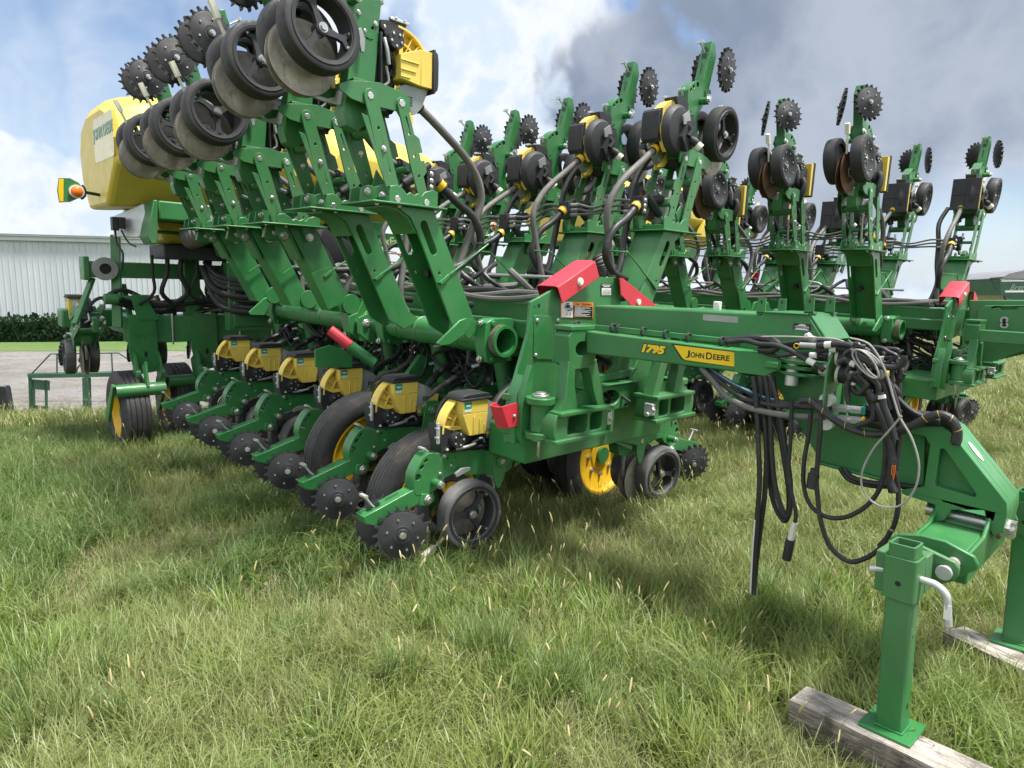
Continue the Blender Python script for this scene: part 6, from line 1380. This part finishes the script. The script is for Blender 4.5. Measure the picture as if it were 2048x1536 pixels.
for i in range(3): reg('far', [(tuft(100+i, 60, .14, .26, .010, 1.4, .30, G_FINE, segs=3), G_FINE), (tuft(105+i, 12, .12, .26, .010, 1.4, .3, G_DRY, segs=3), G_DRY), (tuft(108+i, 14, .12, .24, .011, 1.2, .3, G_BROAD, segs=3), G_BROAD)])
IDX = {}; names = []
for kd, lst in KIND.items():
    for parts in lst: names.append((kd, parts))
for i, (kd, parts) in enumerate(names):
    finish_tuft('tuft_%02d_%s' % (i, kd), parts); IDX.setdefault(kd, []).append(i)
def in_timber(x, y):
    for o_, inv, w_, L in TB:
        q = inv @ Vector((x, y, 0))
        if -.05 < q.x < L+.03 and -w_/2-.17 < q.y < w_/2+.03: return True
    return False
def in_yard(x, y):
    r_ = (x-CW[0])*WR[0]+(y-CW[1])*WR[1]; d = (x-CW[0])*WF[0]+(y-CW[1])*WF[1]
    pts = [(-60,8.9),(-14,9.2),(-7.2,9.35),(-6.2,9.6),(-5.3,9.7),(-4.6,10.0),(-3.6,10.2),(-2.4,11.0),(0,14.5),(5,20),(14,23.6),(60,26)]
    for (a, b_), (c, e) in zip(pts, pts[1:]):
        if a <= r_ < c: return d > b_+(e-b_)*(r_-a)/(c-a)-.05
    return d > 26
bare = [(GW(620,1185), .42, .9), (GW(700,1150), .35, .8), (GW(300,1110), .5, .45), (GW(150,1130), .55, .5), (GW(480,1170), .4, .5), (GW(1270,1000), .7, .6), (GW(560,1440), .12, .6), (GW(1240,1490), .22, .7), (GW(1110,1310), .3, .35), (GW(1400,1200), .5, .3), (GW(1850,850), 1.2, .4), (GW(1960,900), .8, .4)]
pts = []; eul = []; scl = []; idx = []
g = np.random.default_rng(11)
def pick(kd): return IDX[kd][int(g.integers(len(IDX[kd])))]
def put(x, y, kd, s, tilt=.12):
    pts.append((x, y, gz(x, y))); eul.append((g.normal(0, tilt), g.normal(0, tilt), g.uniform(0, 6.283))); scl.append(s); idx.append(pick(kd))
def scatter(d0, d1, dens):
    """jittered samples inside the field of view (with a margin) between two distances"""
    n = int(dens*(d1*d1-d0*d0)/2*1.85)
    dd = np.sqrt(g.uniform(d0*d0, d1*d1, n)); tt = g.uniform(-.95, .9, n)
    return [(CW[0]+WR[0]*t*d+WF[0]*d, CW[1]+WR[1]*t*d+WF[1]*d, t*d, d) for t, d in zip(tt, dd)]
def fill(d0, d1, dens, big=1.0):
    for x, y, r_, d in scatter(d0, d1, dens):
        if in_timber(x, y) or in_yard(x, y): continue
        bm_ = 0.0
        for c, rad, k in bare:
            q = math.hypot(x-c.x, y-c.y)/rad
            if q < 1.3: bm_ = max(bm_, k*min(1, (1.3-q)*2))
        n1 = mnoise.noise(Vector((x*.8, y*.8, 1.7))); n2 = mnoise.noise(Vector((x*1.7, y*1.7, 7.7))); n3 = mnoise.noise(Vector((x*3.3, y*3.3, 4.2)))
        if g.random() < bm_:
            if g.random() < .55: put(x, y, 'dry', g.uniform(.5, .9)*big)
            continue
        u = g.random()
        left = r_ < -.1*d
        front = d < 3.6
        if front and n2+.5*n3 > -.06+(.28 if left else -.16) and u < .7: kd = 'broad'
        elif left and d > 3.4 and n1 > -.28: kd = 'lush' if u < .72 else 'swirl'
        elif n1 < -.22 and u < .55: kd = 'dry'
        elif n2 > .12: kd = 'swirl'
        else: kd = 'fine'
        s = g.uniform(.7, 1.15)*big*(1+.25*n3)
        if kd == 'lush' and left: s *= 1.1
        if d > 6.4 and r_ < -1.8: s *= max(.30, 1-(d-6.4)*.3)
        put(x, y, kd, s)
fill(1.15, 3.0, 320); fill(3.0, 5.2, 190, 1.05); fill(5.2, 8.5, 105, 1.15)
for x, y, r_, d in scatter(8.5, 24, 9):
    if in_yard(x, y): continue
    if r_ < -.55*d and d > 10.2: continue
    put(x, y, 'far', g.uniform(.8, 1.3))
# seed heads: dense in the right middle ground and front middle, sparse on the left
for x, y, r_, d in scatter(1.3, 9.5, 34):
    if in_timber(x, y) or in_yard(x, y): continue
    t = r_/d; n = mnoise.noise(Vector((x*.9, y*.9, 12.3)))
    w_ = .24+.6*max(0, 1-abs(t-.28)/.22)*(d > 3.6)+.5*max(0, 1-abs(t-.02)/.24)*(d < 3.6)+.10*(t > .4)
    if t < -.3: w_ *= .35
    if g.random() < w_*(.7+.9*n): put(x, y, 'stalk', g.uniform(.75, 1.1), .1)
for px_, py_ in ((1010,1290),(590,1190),(380,1330),(640,1060),(1130,1230),(820,1300),(700,1330),(870,1260),(1230,1180),(1500,1240),(930,1400),(1180,1500),(640,1290),(560,1250),(1330,1240),(1455,1330)):
    q = GW(px_, py_); put(q.x, q.y, 'tall', g.uniform(.8, 1.1), .12)
for x, y, r_, d in scatter(1.2, 4.2, 26):
    t = r_/d; w_ = .75*max(0, 1-abs(t+.30)/.35)*(d < 2.9)+.35*max(0, 1-abs(t-.33)/.14)*(d > 2.4)+.10
    if not in_timber(x, y) and g.random() < w_: put(x, y, 'floret', g.uniform(.7, 1.2), .15)
for o_, inv, w_, L in TB:
    Mw = inv.inverted()
    if L < 1:
        for i in range(46):
            q = Mw @ Vector((g.uniform(.12, L), -w_/2-abs(g.normal(.02, .07))-.015, 0)); put(q.x, q.y, 'fine' if i % 3 else 'broad', g.uniform(.6, .9), .2)
    for i in range(170):
        q = Mw @ Vector((g.uniform(-.08, L), g.choice((-1, -1, 1))*(w_/2+abs(g.normal(.015, .05))+.012), 0)); put(q.x, q.y, 'dry' if g.random() < .45 else 'fine', g.uniform(.3, .62), .3)
for px_, py_, n_ in ((590,1275,7),(560,1300,5),(1090,1430,6),(1120,1450,5),(960,1330,7),(1010,1360,6),(880,1280,6),(800,1390,6),(1180,1390,5),(1010,1180,5),(1500,1230,5),(60,1500,6),(130,1440,5),(1640,1240,4),(700,1480,5),(1330,1480,6),(1400,1420,5),(250,1490,5)):
    q = GW(px_, py_)
    for i in range(n_):
        x, y = q.x+g.normal(0, .09), q.y+g.normal(0, .09)
        if not in_timber(x, y): put(x, y, 'clump' if i % 3 else 'broad', g.uniform(.6, .95), .15)
for x, y, r_, d in scatter(1.2, 6.0, 7):
    if not in_timber(x, y): put(x, y, 'weed', g.uniform(.7, 1.5), .2)
# weeds along the gravel edge
for i in range(420):
    r_ = g.uniform(-9, -2.6); d = np.interp(r_, [-14,-7.2,-6.2,-5.3,-4.6,-3.6,-2.4], [9.2,9.35,9.6,9.7,10.0,10.2,11.0])+abs(g.normal(0, .12))
    q = RD(r_, d); put(q.x, q.y, 'fine' if g.random() < .6 else ('dry' if g.random() < .5 else 'stalk'), g.uniform(.4, .8))
gp = bpy.data.meshes.new('grass'); gp.from_pydata(pts, [], [])
a = gp.attributes.new('rot', 'FLOAT_VECTOR', 'POINT'); a.data.foreach_set('vector', np.array(eul, np.float32).ravel())
a = gp.attributes.new('scl', 'FLOAT', 'POINT'); a.data.foreach_set('value', np.array(scl, np.float32))
a = gp.attributes.new('idx', 'INT', 'POINT'); a.data.foreach_set('value', np.array(idx, np.int32))
go = bpy.data.objects.new('grass', gp); col.objects.link(go); tag(go, kind='stuff')
ng = bpy.data.node_groups.new('grass_instances', 'GeometryNodeTree')
ng.interface.new_socket('Geometry', in_out='INPUT', socket_type='NodeSocketGeometry'); ng.interface.new_socket('Geometry', in_out='OUTPUT', socket_type='NodeSocketGeometry')
gi = ng.nodes.new('NodeGroupInput'); gout = ng.nodes.new('NodeGroupOutput')
ci = ng.nodes.new('GeometryNodeCollectionInfo'); ci.inputs[0].default_value = gcol; ci.inputs[1].default_value = True; ci.inputs[2].default_value = True
iop = ng.nodes.new('GeometryNodeInstanceOnPoints'); iop.inputs['Pick Instance'].default_value = True
def named(nm, typ):
    n = ng.nodes.new('GeometryNodeInputNamedAttribute'); n.data_type = typ; n.inputs[0].default_value = nm; return n.outputs[0]
L_ = ng.links.new
L_(gi.outputs[0], iop.inputs['Points']); L_(ci.outputs[0], iop.inputs['Instance']); L_(named('idx', 'INT'), iop.inputs['Instance Index'])
L_(named('rot', 'FLOAT_VECTOR'), iop.inputs['Rotation']); L_(named('scl', 'FLOAT'), iop.inputs['Scale']); L_(iop.outputs[0], gout.inputs[0])
md = go.modifiers.new('grass_instances', 'NODES'); md.node_group = ng
print('GRASS', len(pts))
